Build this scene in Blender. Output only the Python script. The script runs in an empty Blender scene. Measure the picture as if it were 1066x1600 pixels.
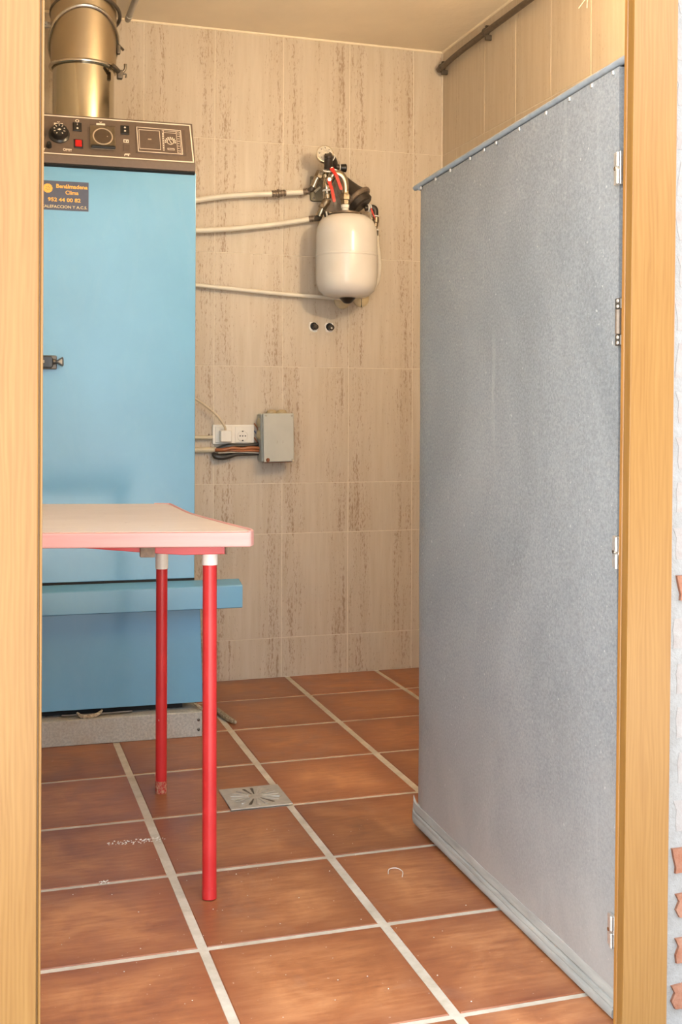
import bpy, bmesh, math, random
from mathutils import Vector, Matrix, noise as mnoise

sc = bpy.context.scene
COL = sc.collection
R = math.radians
random.seed(7)

# ------------------------------------------------------------------ camera
YAW, ROLL, FPX = 0.3064, 0.0041, 1805.39
fw = Vector((math.sin(YAW), math.cos(YAW), 0))
rt = Vector((math.cos(YAW), -math.sin(YAW), 0))
up = Vector((0, 0, 1))
r2 = rt * math.cos(ROLL) + up * math.sin(ROLL)
u2 = -rt * math.sin(ROLL) + up * math.cos(ROLL)
cd = bpy.data.cameras.new('camera')
cam = bpy.data.objects.new('camera', cd)
COL.objects.link(cam)
m = Matrix((r2, u2, -fw)).transposed().to_4x4()
m.translation = Vector((-0.7321, -1.6904, 0.9583))
cam.matrix_world = m
cd.sensor_fit = 'AUTO'
cd.sensor_width = 36.0
cd.lens = FPX / 1600 * 36
cd.shift_y = -(800 - 641.94) / 1600
cd.clip_start = 0.05
sc.camera = cam

# ------------------------------------------------------------------ sky, lamps, exposure
w = bpy.data.worlds.new('sky')
sc.world = w
w.use_nodes = True
bg = w.node_tree.nodes['Background']
bg.inputs['Color'].default_value = (0.85, 0.93, 1.0, 1)
bg.inputs['Strength'].default_value = 2.7
vs = sc.view_settings
vs.view_transform = 'Standard'
vs.look = 'None'
vs.exposure = 1.0
vs.gamma = 1.0
vs.use_curve_mapping = False
sl = bpy.data.lights.new('sun', 'SUN')
sl.energy = 14.0; sl.angle = R(0.6); sl.color = (1.0, 0.95, 0.86)
so = bpy.data.objects.new('sun', sl)
so.rotation_euler = Vector((0.25, -0.5, -1.0)).to_track_quat('-Z', 'Y').to_euler()
COL.objects.link(so)
LAMP_W = 40.0

# ------------------------------------------------------------------ materials
class NT:
    def __init__(self, name, rough=0.5, metal=0.0, spec=0.5):
        self.m = bpy.data.materials.new(name)
        self.m.use_nodes = True
        self.t = self.m.node_tree
        self.b = self.t.nodes['Principled BSDF']
        self.b.inputs['Roughness'].default_value = rough
        self.b.inputs['Metallic'].default_value = metal
        self.b.inputs['Specular IOR Level'].default_value = spec
    def n(self, typ, **kw):
        nd = self.t.nodes.new(typ)
        for k, v in kw.items():
            setattr(nd, k, v)
        return nd
    def l(self, a, b):
        self.t.links.new(a, b)
    def coord(self, scale=(1, 1, 1), rnd=False, kind='Object'):
        tc = self.n('ShaderNodeTexCoord')
        mp = self.n('ShaderNodeMapping')
        mp.inputs['Scale'].default_value = scale
        self.l(tc.outputs[kind], mp.inputs['Vector'])
        if rnd:
            oi = self.n('ShaderNodeObjectInfo')
            mu = self.n('ShaderNodeMath', operation='MULTIPLY')
            mu.inputs[1].default_value = 37.0
            self.l(oi.outputs['Random'], mu.inputs[0])
            cb = self.n('ShaderNodeCombineXYZ')
            for i in range(3):
                self.l(mu.outputs[0], cb.inputs[i])
            self.l(cb.outputs[0], mp.inputs['Location'])
        return mp.outputs['Vector']
    def noise(self, vec, scale, detail=4, rough=0.55, dist=0.0):
        nd = self.n('ShaderNodeTexNoise')
        nd.inputs['Scale'].default_value = scale
        nd.inputs['Detail'].default_value = detail
        nd.inputs['Roughness'].default_value = rough
        nd.inputs['Distortion'].default_value = dist
        self.l(vec, nd.inputs['Vector'])
        return nd.outputs['Fac']
    def ramp(self, fac, stops):
        nd = self.n('ShaderNodeValToRGB')
        e = nd.color_ramp.elements
        while len(e) < len(stops):
            e.new(0.5)
        for i, (p, c) in enumerate(stops):
            e[i].position = p
            e[i].color = (c, c, c, 1) if isinstance(c, (int, float)) else (*c, 1)
        self.l(fac, nd.inputs['Fac'])
        return nd.outputs['Color']
    def mix(self, fac, a, b, mode='MIX'):
        nd = self.n('ShaderNodeMix', data_type='RGBA', blend_type=mode)
        for s, v in ((nd.inputs[0], fac), (nd.inputs[6], a), (nd.inputs[7], b)):
            if isinstance(v, (int, float)):
                s.default_value = v
            elif isinstance(v, tuple):
                s.default_value = (*v, 1)
            else:
                self.l(v, s)
        return nd.outputs[2]
    def math(self, op, a, b=0.0):
        nd = self.n('ShaderNodeMath', operation=op)
        for s, v in zip(nd.inputs, (a, b)):
            if isinstance(v, (int, float)):
                s.default_value = v
            else:
                self.l(v, s)
        return nd.outputs[0]
    def color(self, c):
        if isinstance(c, tuple):
            self.b.inputs['Base Color'].default_value = (*c, 1)
        else:
            self.l(c, self.b.inputs['Base Color'])
        return self
    def rough(self, c):
        self.l(c, self.b.inputs['Roughness'])
        return self
    def bump(self, h, strength=0.2, dist=0.002):
        nd = self.n('ShaderNodeBump')
        nd.inputs['Strength'].default_value = strength
        nd.inputs['Distance'].default_value = dist
        self.l(h, nd.inputs['Height'])
        self.l(nd.outputs[0], self.b.inputs['Normal'])
        return self

M = {}
def plain(name, c, rough=0.5, metal=0.0, var=0.12, scale=40, spec=0.5):
    """a colour with a little procedural unevenness"""
    a = NT(name, rough, metal, spec)
    f = a.noise(a.coord(), scale, 3)
    lo = tuple(x * (1 - var) for x in c)
    hi = tuple(min(1, x * (1 + var)) for x in c)
    a.color(a.ramp(f, [(0.3, lo), (0.7, hi)]))
    M[name] = a.m
    return a

# wall tiles: cream with brown travertine pitting in vertical bands
def wall_tile(name, base, pit, amount):
    a = NT(name, 0.42)
    tc = a.n('ShaderNodeTexCoord')
    sx = a.n('ShaderNodeSeparateXYZ')
    a.l(tc.outputs['Object'], sx.inputs[0])
    ax = a.math('ABSOLUTE', sx.outputs['X'])
    edge = a.ramp(ax, [(0.030, 0.0), (0.072, 0.9), (0.108, 1.0), (0.124, 0.45)])
    wide = a.noise(a.coord((26, 1.3, 26), True), 1.0, 2)
    wv = a.ramp(wide, [(0.38, 0.15), (0.62, 1.0)])
    band = a.mix(0.5, edge, wv)
    band = a.math('MULTIPLY', a.math('POWER', band, 1.3), amount)
    pits = a.noise(a.coord((205, 62, 205), True), 1.0, 5, 0.72)
    train = a.noise(a.coord((95, 5.0, 95), True), 1.0, 3, 0.6)
    trn = a.ramp(train, [(0.36, 0.0), (0.66, 1.0)])
    thr = a.math('SUBTRACT', 0.66, a.math('MULTIPLY', a.math('MULTIPLY', a.math('ADD', band, 0.16), a.math('ADD', trn, 0.30)), 0.20))
    pm = a.math('MULTIPLY', a.math('SUBTRACT', pits, thr), 7.0)
    pm.node.use_clamp = True
    pm2 = a.math('MULTIPLY', pm, 0.66)
    soft = a.noise(a.coord((60, 4, 60), True), 1.0, 3)
    fibre = a.noise(a.coord((280, 14, 280), True), 1.0, 2)
    c0 = a.mix(a.ramp(soft, [(0.35, 0.0), (0.7, 1.0)]), base, tuple(x * y for x, y in zip(base, (0.90, 0.87, 0.82))))
    c0 = a.mix(a.ramp(fibre, [(0.5, 0.0), (0.8, 0.35)]), c0, tuple(x * 0.8 for x in base))
    c1 = a.mix(a.math('MULTIPLY', band, 0.10), c0, pit)
    a.color(a.mix(pm2, c1, pit))
    a.bump(pm, 0.25, -0.001)
    M[name] = a.m
wall_tile('wall_tile', (0.565, 0.49, 0.40), (0.235, 0.130, 0.066), 1.0)
wall_tile('wall_tile_side', (0.58, 0.495, 0.385), (0.30, 0.19, 0.10), 0.45)
plain('wall_grout', (0.66, 0.585, 0.485), 0.8, var=0.08)
plain('plaster_inside', (0.62, 0.55, 0.44), 0.85, var=0.05, scale=5)

# ceiling paint
a = plain('ceiling_paint', (0.88, 0.75, 0.56), 0.8, var=0.05, scale=3)
a.bump(a.noise(a.coord(), 9, 4), 0.4, 0.01)

# terracotta floor tile
a = NT('terracotta', 0.4)
v = a.coord((1, 1, 1), True)
big = a.noise(v, 7, 5, 0.6, 0.6)
fine = a.noise(a.coord((16, 90, 90), True), 1.0, 4, 0.6)
tc = a.n('ShaderNodeTexCoord'); sx = a.n('ShaderNodeSeparateXYZ')
a.l(tc.outputs['Object'], sx.inputs[0])
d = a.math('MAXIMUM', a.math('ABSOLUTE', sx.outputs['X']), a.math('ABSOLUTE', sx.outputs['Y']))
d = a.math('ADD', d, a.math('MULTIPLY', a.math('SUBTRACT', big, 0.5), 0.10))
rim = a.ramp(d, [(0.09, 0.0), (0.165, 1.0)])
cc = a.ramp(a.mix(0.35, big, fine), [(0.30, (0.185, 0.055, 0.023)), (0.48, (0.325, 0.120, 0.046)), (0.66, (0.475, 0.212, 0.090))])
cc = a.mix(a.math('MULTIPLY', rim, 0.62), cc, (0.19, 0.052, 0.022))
oi = a.n('ShaderNodeObjectInfo')
hs = a.n('ShaderNodeHueSaturation')
a.l(cc, hs.inputs['Color'])
a.l(a.math('ADD', a.math('MULTIPLY', oi.outputs['Random'], 0.30), 0.86), hs.inputs['Value'])
dust = a.noise(a.coord((1, 1, 1), True), 120, 2, 0.5)
dm = a.ramp(dust, [(0.735, 0.0), (0.79, 0.5)])
smear = a.ramp(a.noise(v, 4.0, 6, 0.7, 1.5), [(0.55, 0.0), (0.8, 0.22)])
c2 = a.mix(smear, hs.outputs[0], (0.42, 0.29, 0.21))
a.color(a.mix(dm, c2, (0.7, 0.62, 0.55)))
a.rough(a.ramp(big, [(0.3, 0.30), (0.7, 0.46)]))
a.bump(a.noise(v, 18, 4), 0.12, 0.004)
M['terracotta'] = a.m
a = NT('floor_grout', 0.85)
f = a.noise(a.coord(), 14, 5, 0.7)
a.color(a.ramp(f, [(0.3, (0.42, 0.36, 0.28)), (0.7, (0.62, 0.56, 0.47))]))
M['floor_grout'] = a.m

# oak varnish
def oak(name, hi, lo, sc_=1.0):
    a = NT(name, 0.34)
    g1 = a.noise(a.coord((15, 15, 1.0)), 1.0, 5, 0.6, 1.6)
    g2 = a.noise(a.coord((330, 330, 9)), 1.0, 3, 0.6)
    wv = a.n('ShaderNodeTexWave', wave_type='BANDS', bands_direction='X')
    wv.inputs['Scale'].default_value = 9.0
    wv.inputs['Distortion'].default_value = 16.0
    wv.inputs['Detail'].default_value = 2
    wv.inputs['Detail Scale'].default_value = 0.7
    a.l(a.coord((5, 5, 0.55)), wv.inputs['Vector'])
    f = a.mix(0.12, a.mix(0.5, g1, g2), wv.outputs['Color'])
    a.color(a.ramp(f, [(0.28, lo), (0.66, hi)]))
    a.bump(g2, 0.08, 0.001)
    M[name] = a.m
oak('oak', (0.250, 0.124, 0.030), (0.190, 0.082, 0.014))
oak('oak_dark', (0.36, 0.16, 0.035), (0.24, 0.10, 0.02))

# galvanised sheet of the door
a = NT('galvanised', 0.5, 0.25)
sp = a.noise(a.coord(), 210, 3, 0.7)
cl = a.noise(a.coord((1, 1, 0.7)), 2.2, 5, 0.6, 0.8)
c0 = a.ramp(a.mix(0.42, sp, cl), [(0.35, (0.200, 0.212, 0.222)), (0.66, (0.385, 0.396, 0.402))])
tc = a.n('ShaderNodeTexCoord'); mp = a.n('ShaderNodeMapping')
mp.inputs['Rotation'].default_value = (R(14), 0, 0); mp.inputs['Scale'].default_value = (30, 30, 2.2)
a.l(tc.outputs['Object'], mp.inputs[0])
scr = a.ramp(a.noise(mp.outputs[0], 1.0, 4, 0.65), [(0.66, 0.0), (0.80, 0.30)])
c1 = a.mix(scr, c0, (0.62, 0.62, 0.60))
spots = a.ramp(a.noise(a.coord(), 95, 2), [(0.70, 0.0), (0.76, 0.6)])
c1 = a.mix(spots, c1, (0.68, 0.67, 0.64))
sx = a.n('ShaderNodeSeparateXYZ'); a.l(tc.outputs['Object'], sx.inputs[0])
low = a.math('ADD', sx.outputs['Z'], a.math('MULTIPLY', a.math('SUBTRACT', a.noise(a.coord((1, 1, 1)), 4.5, 5, 0.65, 1.0), 0.5), 0.55))
dusty = a.ramp(low, [(0.03, 0.70), (0.20, 0.34), (0.48, 0.0)])
a.color(a.mix(dusty, c1, (0.47, 0.46, 0.435)))
a.bump(sp, 0.12, 0.001)
M['galvanised'] = a.m
plain('rim_steel', (0.34, 0.385, 0.43), 0.42, 0.4, 0.1, 60)
a = NT('rim_dusty', 0.7)
f = a.noise(a.coord((40, 6, 40)), 1.0, 5, 0.65)
a.color(a.ramp(f, [(0.3, (0.27, 0.268, 0.245)), (0.7, (0.44, 0.43, 0.395))]))
M['rim_dusty'] = a.m
plain('zinc_bright', (0.72, 0.70, 0.66), 0.32, 0.8, 0.12, 120)
plain('brown_steel', (0.22, 0.17, 0.13), 0.45, 0.5, 0.2, 90)

# boiler enamel
def enamel(name, c, rough=0.24):
    a = NT(name, rough)
    big = a.noise(a.coord(), 3.0, 4)
    sm = a.noise(a.coord((8, 8, 3)), 1.0, 6, 0.72, 1.2)
    c0 = a.ramp(big, [(0.3, tuple(x * 0.94 for x in c)), (0.7, tuple(min(1, x * 1.05) for x in c))])
    c1 = a.mix(a.ramp(sm, [(0.5, 0.0), (0.85, 0.07)]), c0, (0.46, 0.54, 0.60))
    a.color(c1)
    a.rough(a.ramp(sm, [(0.3, rough - 0.03), (0.75, rough + 0.12)]))
    a.bump(a.noise(a.coord((30, 30, 22)), 1.0, 2), 0.05, 0.002)
    M[name] = a.m
enamel('blue_enamel', (0.145, 0.362, 0.565), 0.15)
enamel('blue_enamel_dark', (0.090, 0.300, 0.440), 0.3)
a = NT('grey_base', 0.62, 0.1)
f = a.noise(a.coord(), 150, 3, 0.7)
g = a.noise(a.coord(), 7, 5, 0.65)
a.color(a.mix(a.ramp(g, [(0.4, 0.0), (0.75, 0.6)]), a.ramp(f, [(0.35, (0.33, 0.34, 0.33)), (0.65, (0.50, 0.50, 0.47))]), (0.36, 0.29, 0.20)))
M['grey_base'] = a.m
plain('panel_brown', (0.125, 0.088, 0.068), 0.46, 0, 0.06, 90)
plain('panel_brown_dark', (0.105, 0.072, 0.055), 0.4, 0, 0.06, 90)
plain('print_cream', (0.78, 0.68, 0.58), 0.55, 0, 0.04)
plain('print_dim', (0.42, 0.33, 0.25), 0.55, 0, 0.08)
plain('black_plastic', (0.016, 0.014, 0.013), 0.3, 0, 0.1)
plain('dark_gap', (0.012, 0.013, 0.014), 0.8, 0, 0.1)
plain('red_lens', (0.52, 0.012, 0.012), 0.2, 0, 0.1)
plain('dial_face', (0.20, 0.155, 0.105), 0.45, 0, 0.2, 120)
a = NT('clear_cover', 0.08); a.color((0.9, 0.86, 0.78))
a.b.inputs['Transmission Weight'].default_value = 1.0
a.b.inputs['IOR'].default_value = 1.3
M['clear_cover'] = a.m
plain('sticker_ground', (0.070, 0.080, 0.125), 0.4, 0, 0.08)
plain('sticker_yellow', (0.86, 0.46, 0.075), 0.45, 0, 0.05)
plain('sticker_pale', (0.72, 0.58, 0.33), 0.45, 0, 0.05)
a = NT('rope', 0.9)
f = a.noise(a.coord((1, 1, 1)), 130, 3, 0.7)
a.color(a.ramp(f, [(0.35, (0.20, 0.155, 0.10)), (0.65, (0.50, 0.42, 0.30))])); a.bump(f, 0.8, 0.004)
M['rope'] = a.m

# stainless flue
a = NT('stainless', 0.16, 1.0)
f = a.noise(a.coord((30, 30, 1.5)), 1.0, 3)
a.color((0.50, 0.455, 0.37)); a.rough(a.ramp(f, [(0.3, 0.07), (0.7, 0.16)])); M['stainless'] = a.m
a = NT('stainless_satin', 0.42, 1.0)
f = a.noise(a.coord((4, 4, 4)), 1.0, 4)
a.color((0.46, 0.38, 0.27)); a.rough(a.ramp(f, [(0.3, 0.38), (0.7, 0.5)])); M['stainless_satin'] = a.m
plain('steel_band', (0.58, 0.54, 0.48), 0.25, 1.0, 0.1)
plain('dark_steel', (0.13, 0.11, 0.09), 0.4, 0.7, 0.2)

# table
a = NT('cream_top', 0.42)
f = a.noise(a.coord((4, 9, 9)), 1.0, 5, 0.6); s = a.noise(a.coord(), 70, 2)
cc = a.ramp(f, [(0.3, (0.58, 0.48, 0.41)), (0.7, (0.65, 0.55, 0.475))])
a.color(a.mix(a.ramp(s, [(0.72, 0.0), (0.76, 0.6)]), cc, (0.35, 0.25, 0.18))); M['cream_top'] = a.m
a = NT('pink_edge', 0.4)
f = a.noise(a.coord((3, 3, 60)), 1.0, 5, 0.65)
a.color(a.ramp(f, [(0.3, (0.64, 0.30, 0.27)), (0.72, (0.68, 0.36, 0.325))])); M['pink_edge'] = a.m
a = NT('red_paint', 0.3)
f = a.noise(a.coord(), 16, 4); s = a.noise(a.coord((70, 70, 30)), 1.0, 2)
cc = a.ramp(f, [(0.3, (0.52, 0.020, 0.022)), (0.7, (0.60, 0.032, 0.034))])
a.color(a.mix(a.ramp(s, [(0.76, 0.0), (0.80, 0.8)]), cc, (0.62, 0.30, 0.22)))
M['red_paint'] = a.m
a = NT('red_worn', 0.75)
f = a.noise(a.coord(), 150, 3, 0.7)
a.color(a.ramp(f, [(0.42, (0.42, 0.03, 0.025)), (0.62, (0.50, 0.26, 0.16))])); a.bump(f, 0.7, 0.003); M['red_worn'] = a.m
plain('white_plastic', (0.80, 0.76, 0.70), 0.35, 0, 0.04)
plain('brown_patch', (0.20, 0.13, 0.085), 0.6, 0, 0.3, 90)

# plumbing and electrics
a = NT('vessel_white', 0.22); f = a.noise(a.coord(), 6, 4)
a.color(a.ramp(f, [(0.3, (0.70, 0.66, 0.62)), (0.7, (0.76, 0.73, 0.70))])); M['vessel_white'] = a.m
plain('pipe_white', (0.74, 0.69, 0.60), 0.38, 0, 0.05, 20)
plain('pipe_grey', (0.40, 0.37, 0.32), 0.5, 0, 0.08, 30)
plain('nickel', (0.48, 0.42, 0.33), 0.26, 0.9, 0.12)
plain('old_brass', (0.28, 0.225, 0.16), 0.38, 0.8, 0.25, 90)
plain('black_iron', (0.055, 0.043, 0.035), 0.42, 0.35, 0.25, 70)
plain('teflon', (0.86, 0.83, 0.78), 0.5, 0, 0.04)
plain('red_lever', (0.66, 0.030, 0.020), 0.34, 0, 0.1)
plain('gauge_face', (0.55, 0.50, 0.42), 0.3, 0, 0.2, 120)
plain('bracket_grey', (0.22, 0.19, 0.13), 0.55, 0.3, 0.2, 50)
plain('box_grey', (0.46, 0.46, 0.42), 0.45, 0, 0.05, 14)
plain('knockout', (0.45, 0.36, 0.22), 0.55, 0, 0.12)
plain('rust', (0.20, 0.065, 0.025), 0.8, 0, 0.4, 120)
plain('socket_white', (0.76, 0.73, 0.68), 0.32, 0, 0.03)
plain('cable_cream', (0.58, 0.48, 0.35), 0.45, 0, 0.06)
plain('cable_black', (0.030, 0.028, 0.027), 0.4, 0, 0.2)
plain('cable_brown', (0.30, 0.10, 0.035), 0.4, 0, 0.15)
plain('cable_blue', (0.14, 0.15, 0.24), 0.4, 0, 0.15)
plain('tube_cream', (0.56, 0.50, 0.38), 0.5, 0, 0.06)
plain('conduit_brown', (0.11, 0.080, 0.055), 0.45, 0.3, 0.2, 60)
plain('rosette_cream', (0.62, 0.50, 0.31), 0.5, 0, 0.1)
plain('hole_rim', (0.80, 0.76, 0.70), 0.9, 0, 0.15, 90)
plain('drain_alu', (0.48, 0.46, 0.42), 0.42, 0.45, 0.12, 60)
plain('dust_white', (0.70, 0.66, 0.60), 0.95, 0, 0.1)

# outside
plain('render_white', (0.80, 0.78, 0.76), 0.9, 0, 0.06, 9).bump
a = NT('lime_mortar', 0.95)
f = a.noise(a.coord(), 26, 5, 0.7)
a.color(a.ramp(f, [(0.3, (0.235, 0.225, 0.218)), (0.7, (0.30, 0.292, 0.288))])); a.bump(f, 0.6, 0.01); M['lime_mortar'] = a.m
def brickm(name, lo, hi):
    a = NT(name, 0.9)
    f = a.noise(a.coord((1, 1, 1), True), 40, 5, 0.7)
    a.color(a.ramp(f, [(0.35, lo), (0.65, hi)])); a.bump(f, 0.5, 0.006); M[name] = a.m
brickm('brick_orange', (0.24, 0.088, 0.046), (0.30, 0.15, 0.098))
brickm('brick_limed', (0.27, 0.235, 0.222), (0.30, 0.28, 0.27))
plain('unseen_wall_dark', (0.16, 0.13, 0.10), 0.9, 0, 0.2, 6)
a = NT('paving', 0.85); f = a.noise(a.coord(), 5, 6, 0.6)
a.color(a.ramp(f, [(0.3, (0.47, 0.44, 0.40)), (0.7, (0.54, 0.51, 0.47))])); M['paving'] = a.m

# ------------------------------------------------------------------ geometry helpers
class MB:
    """collects shapes into one mesh"""
    def __init__(self):
        self.b = bmesh.new()
    def box(self, lo, hi, bev=0.0, seg=2):
        t = bmesh.new()
        bmesh.ops.create_cube(t, size=1)
        lo, hi = Vector(lo), Vector(hi)
        for v in t.verts:
            v.co = Vector(((lo[i] + hi[i]) / 2 + v.co[i] * (hi[i] - lo[i])) for i in range(3))
        if bev > 0:
            bmesh.ops.bevel(t, geom=t.edges[:], offset=bev, segments=seg, profile=0.5, affect='EDGES')
        self.add(t)
        return self
    def add(self, t, mat=None):
        if mat is not None:
            t.transform(mat)
        me = bpy.data.meshes.new('tmp')
        t.to_mesh(me); t.free()
        self.b.from_mesh(me)
        bpy.data.meshes.remove(me)
    def prism(self, pts, axis, a0, a1, bev=0.0, seg=2):
        """polygon pts (2-D) extruded along axis 'x','y' or 'z' from a0 to a1"""
        t = bmesh.new()
        def p3(p, a):
            return {'x': (a, p[0], p[1]), 'y': (p[0], a, p[1]), 'z': (p[0], p[1], a)}[axis]
        lo = [t.verts.new(p3(p, a0)) for p in pts]
        hi = [t.verts.new(p3(p, a1)) for p in pts]
        n = len(pts)
        t.faces.new(lo); t.faces.new(hi[::-1])
        for i in range(n):
            t.faces.new((lo[i], hi[i], hi[(i + 1) % n], lo[(i + 1) % n]))
        bmesh.ops.recalc_face_normals(t, faces=t.faces)
        if bev > 0:
            bmesh.ops.bevel(t, geom=t.edges[:], offset=bev, segments=seg, profile=0.5, affect='EDGES')
        self.add(t)
        return self
    def lathe(self, prof, org=(0, 0, 0), axis=(0, 0, 1), n=24, cap=True):
        """prof: (radius, distance along axis)"""
        q = Vector((0, 0, 1)).rotation_difference(Vector(axis).normalized()).to_matrix().to_4x4()
        q.translation = Vector(org)
        t = bmesh.new()
        rings = []
        for r, h in prof:
            rings.append([t.verts.new((r * math.cos(2 * math.pi * i / n), r * math.sin(2 * math.pi * i / n), h)) for i in range(n)])
        for A, B in zip(rings, rings[1:]):
            for i in range(n):
                t.faces.new((A[i], A[(i + 1) % n], B[(i + 1) % n], B[i]))
        if cap:
            t.faces.new(rings[0][::-1]); t.faces.new(rings[-1])
        bmesh.ops.recalc_face_normals(t, faces=t.faces)
        self.add(t, q)
        return self
    def cyl(self, p0, p1, r0, r1=None, n=20, bev=0.0):
        p0, p1 = Vector(p0), Vector(p1)
        h = (p1 - p0).length
        r1 = r0 if r1 is None else r1
        pr = [(r0, 0), (r1, h)] if not bev else [(r0 - bev, 0), (r0, bev), (r1, h - bev), (r1 - bev, h)]
        return self.lathe(pr, p0, p1 - p0, n)
    def tube(self, pts, r, n=12, smooth=6, cap=True):
        """round tube through pts (Catmull-Rom when smooth > 1); r number or list"""
        P = [Vector(p) for p in pts]
        rr = r if isinstance(r, (list, tuple)) else [r] * len(P)
        if smooth > 1 and len(P) > 2:
            Q, S = [], []
            for i in range(len(P) - 1):
                a, b, c, d = P[max(i - 1, 0)], P[i], P[i + 1], P[min(i + 2, len(P) - 1)]
                for k in range(smooth):
                    u = k / smooth
                    Q.append(0.5 * ((2 * b) + (c - a) * u + (2 * a - 5 * b + 4 * c - d) * u * u + (3 * b - a - 3 * c + d) * u ** 3))
                    S.append(rr[i] * (1 - u) + rr[i + 1] * u)
            Q.append(P[-1]); S.append(rr[-1])
            P, rr = Q, S
        t = bmesh.new()
        rings, prev = [], None
        for i, p in enumerate(P):
            d = (P[min(i + 1, len(P) - 1)] - P[max(i - 1, 0)]).normalized()
            if prev is None:
                x = d.orthogonal().normalized()
            else:
                x = (prev - d * prev.dot(d)).normalized()
            prev = x
            y = d.cross(x)
            rings.append([t.verts.new(p + (x * math.cos(2 * math.pi * k / n) + y * math.sin(2 * math.pi * k / n)) * rr[i]) for k in range(n)])
        for A, B in zip(rings, rings[1:]):
            for k in range(n):
                t.faces.new((A[k], A[(k + 1) % n], B[(k + 1) % n], B[k]))
        if cap:
            t.faces.new(rings[0][::-1]); t.faces.new(rings[-1])
        bmesh.ops.recalc_face_normals(t, faces=t.faces)
        self.add(t)
        return self
    def ring(self, c, axis, R0, r, n=40, k=8, stretch=None):
        """torus"""
        q = Vector((0, 0, 1)).rotation_difference(Vector(axis).normalized()).to_matrix().to_4x4()
        q.translation = Vector(c)
        t = bmesh.new()
        rings = []
        for i in range(n):
            a = 2 * math.pi * i / n
            rings.append([t.verts.new(((R0 + r * math.cos(2 * math.pi * j / k)) * math.cos(a), (R0 + r * math.cos(2 * math.pi * j / k)) * math.sin(a), r * math.sin(2 * math.pi * j / k))) for j in range(k)])
        for i in range(n):
            A, B = rings[i], rings[(i + 1) % n]
            for j in range(k):
                t.faces.new((A[j], B[j], B[(j + 1) % k], A[(j + 1) % k]))
        bmesh.ops.recalc_face_normals(t, faces=t.faces)
        if stretch:
            t.transform(Matrix.Diagonal((*stretch, 1)))
        self.add(t, q)
        return self
    def xf(self, mat):
        self.b.transform(mat)
        return self
    def build(self, name, mat, parent=None, world=True, sharp=35, loc=None):
        """one mesh object; geometry given in world space is moved into the parent's frame"""
        me = bpy.data.meshes.new(name)
        off = Vector((0, 0, 0))
        if world:
            p = parent
            while p is not None:
                off += p.location
                p = p.parent
        o = bpy.data.objects.new(name, me)
        if parent is None:
            if loc is None:                                # origin at the base of the thing
                vs_ = self.b.verts
                xs = [v.co.x for v in vs_]; ys = [v.co.y for v in vs_]; zs = [v.co.z for v in vs_]
                loc = ((min(xs) + max(xs)) / 2, (min(ys) + max(ys)) / 2, min(zs))
            o.location = loc
            off = Vector(loc)
        else:
            o.parent = parent
            if loc is not None:
                o.location = Vector(loc) - off
                off = Vector(loc)
        for v in self.b.verts:
            v.co -= off
        self.b.to_mesh(me); self.b.free()
        me.materials.append(M[mat])
        me.shade_smooth()
        me.set_sharp_from_angle(angle=R(sharp))
        wn = o.modifiers.new('weighted_normals', 'WEIGHTED_NORMAL')
        wn.mode = 'FACE_AREA'; wn.weight = 60; wn.keep_sharp = True
        COL.objects.link(o)
        return o

def tag(o, label=None, cat=None, group=None, kind=None):
    for k, v in (('label', label), ('category', cat), ('group', group), ('kind', kind)):
        if v:
            o[k] = v
    return o
def thing(name, label, cat, loc, group=None, rz=0.0):
    o = bpy.data.objects.new(name, None)
    o.empty_display_size = 0.05
    o.location = loc; o.rotation_euler = (0, 0, rz)
    COL.objects.link(o)
    return tag(o, label, cat, group)
def struct(mb, name, mat, label, **k):
    return tag(mb.build(name, mat, **k), label, name.rstrip('_0123456789').split('_')[0], kind='structure')

YB = 2.337           # tiled face of the back wall
XR = 0.937           # tiled face of the right wall
XL = -1.05
ZC = 2.307

# ------------------------------------------------------------------ room shell
T = 0.3419
fl = struct(MB().box((XL - 0.1, -0.10, -0.12), (XR + 0.1, YB + 0.1, -0.0018)), 'floor', 'floor_grout',
            'terracotta tiled floor with wide pale grout lines')
tile_me = {}
def slab(key, w_, d_, h_, bev, mat):
    """shared tile mesh: centred on its face, top at local z = 0 (12 triangles plus bevel ring)"""
    if key not in tile_me:
        b = bmesh.new()
        x, y = w_ / 2, d_ / 2
        lo = [b.verts.new(p) for p in ((-x, -y, -h_), (x, -y, -h_), (x, y, -h_), (-x, y, -h_))]
        mid = [b.verts.new(p) for p in ((-x, -y, -bev), (x, -y, -bev), (x, y, -bev), (-x, y, -bev))]
        x -= bev; y -= bev
        hi = [b.verts.new(p) for p in ((-x, -y, 0), (x, -y, 0), (x, y, 0), (-x, y, 0))]
        for A, B in ((lo, mid), (mid, hi)):
            for i in range(4):
                b.faces.new((A[i], A[(i + 1) % 4], B[(i + 1) % 4], B[i]))
        b.faces.new(hi)
        me = bpy.data.meshes.new(key)
        b.to_mesh(me); b.free()
        me.materials.append(M[mat])
        tile_me[key] = me
    return tile_me[key]
def piece(name, me, parent, wloc, rot=None):
    o = bpy.data.objects.new(name, me)
    o.parent = parent
    o.location = Vector(wloc) - parent.location
    if rot:
        o.rotation_euler = rot
    COL.objects.link(o)
    return o
xs = [XL] + [i * T for i in range(-3, 3)] + [XR]
ys = [-0.10] + [k * T for k in range(0, 7)] + [YB]
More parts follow.
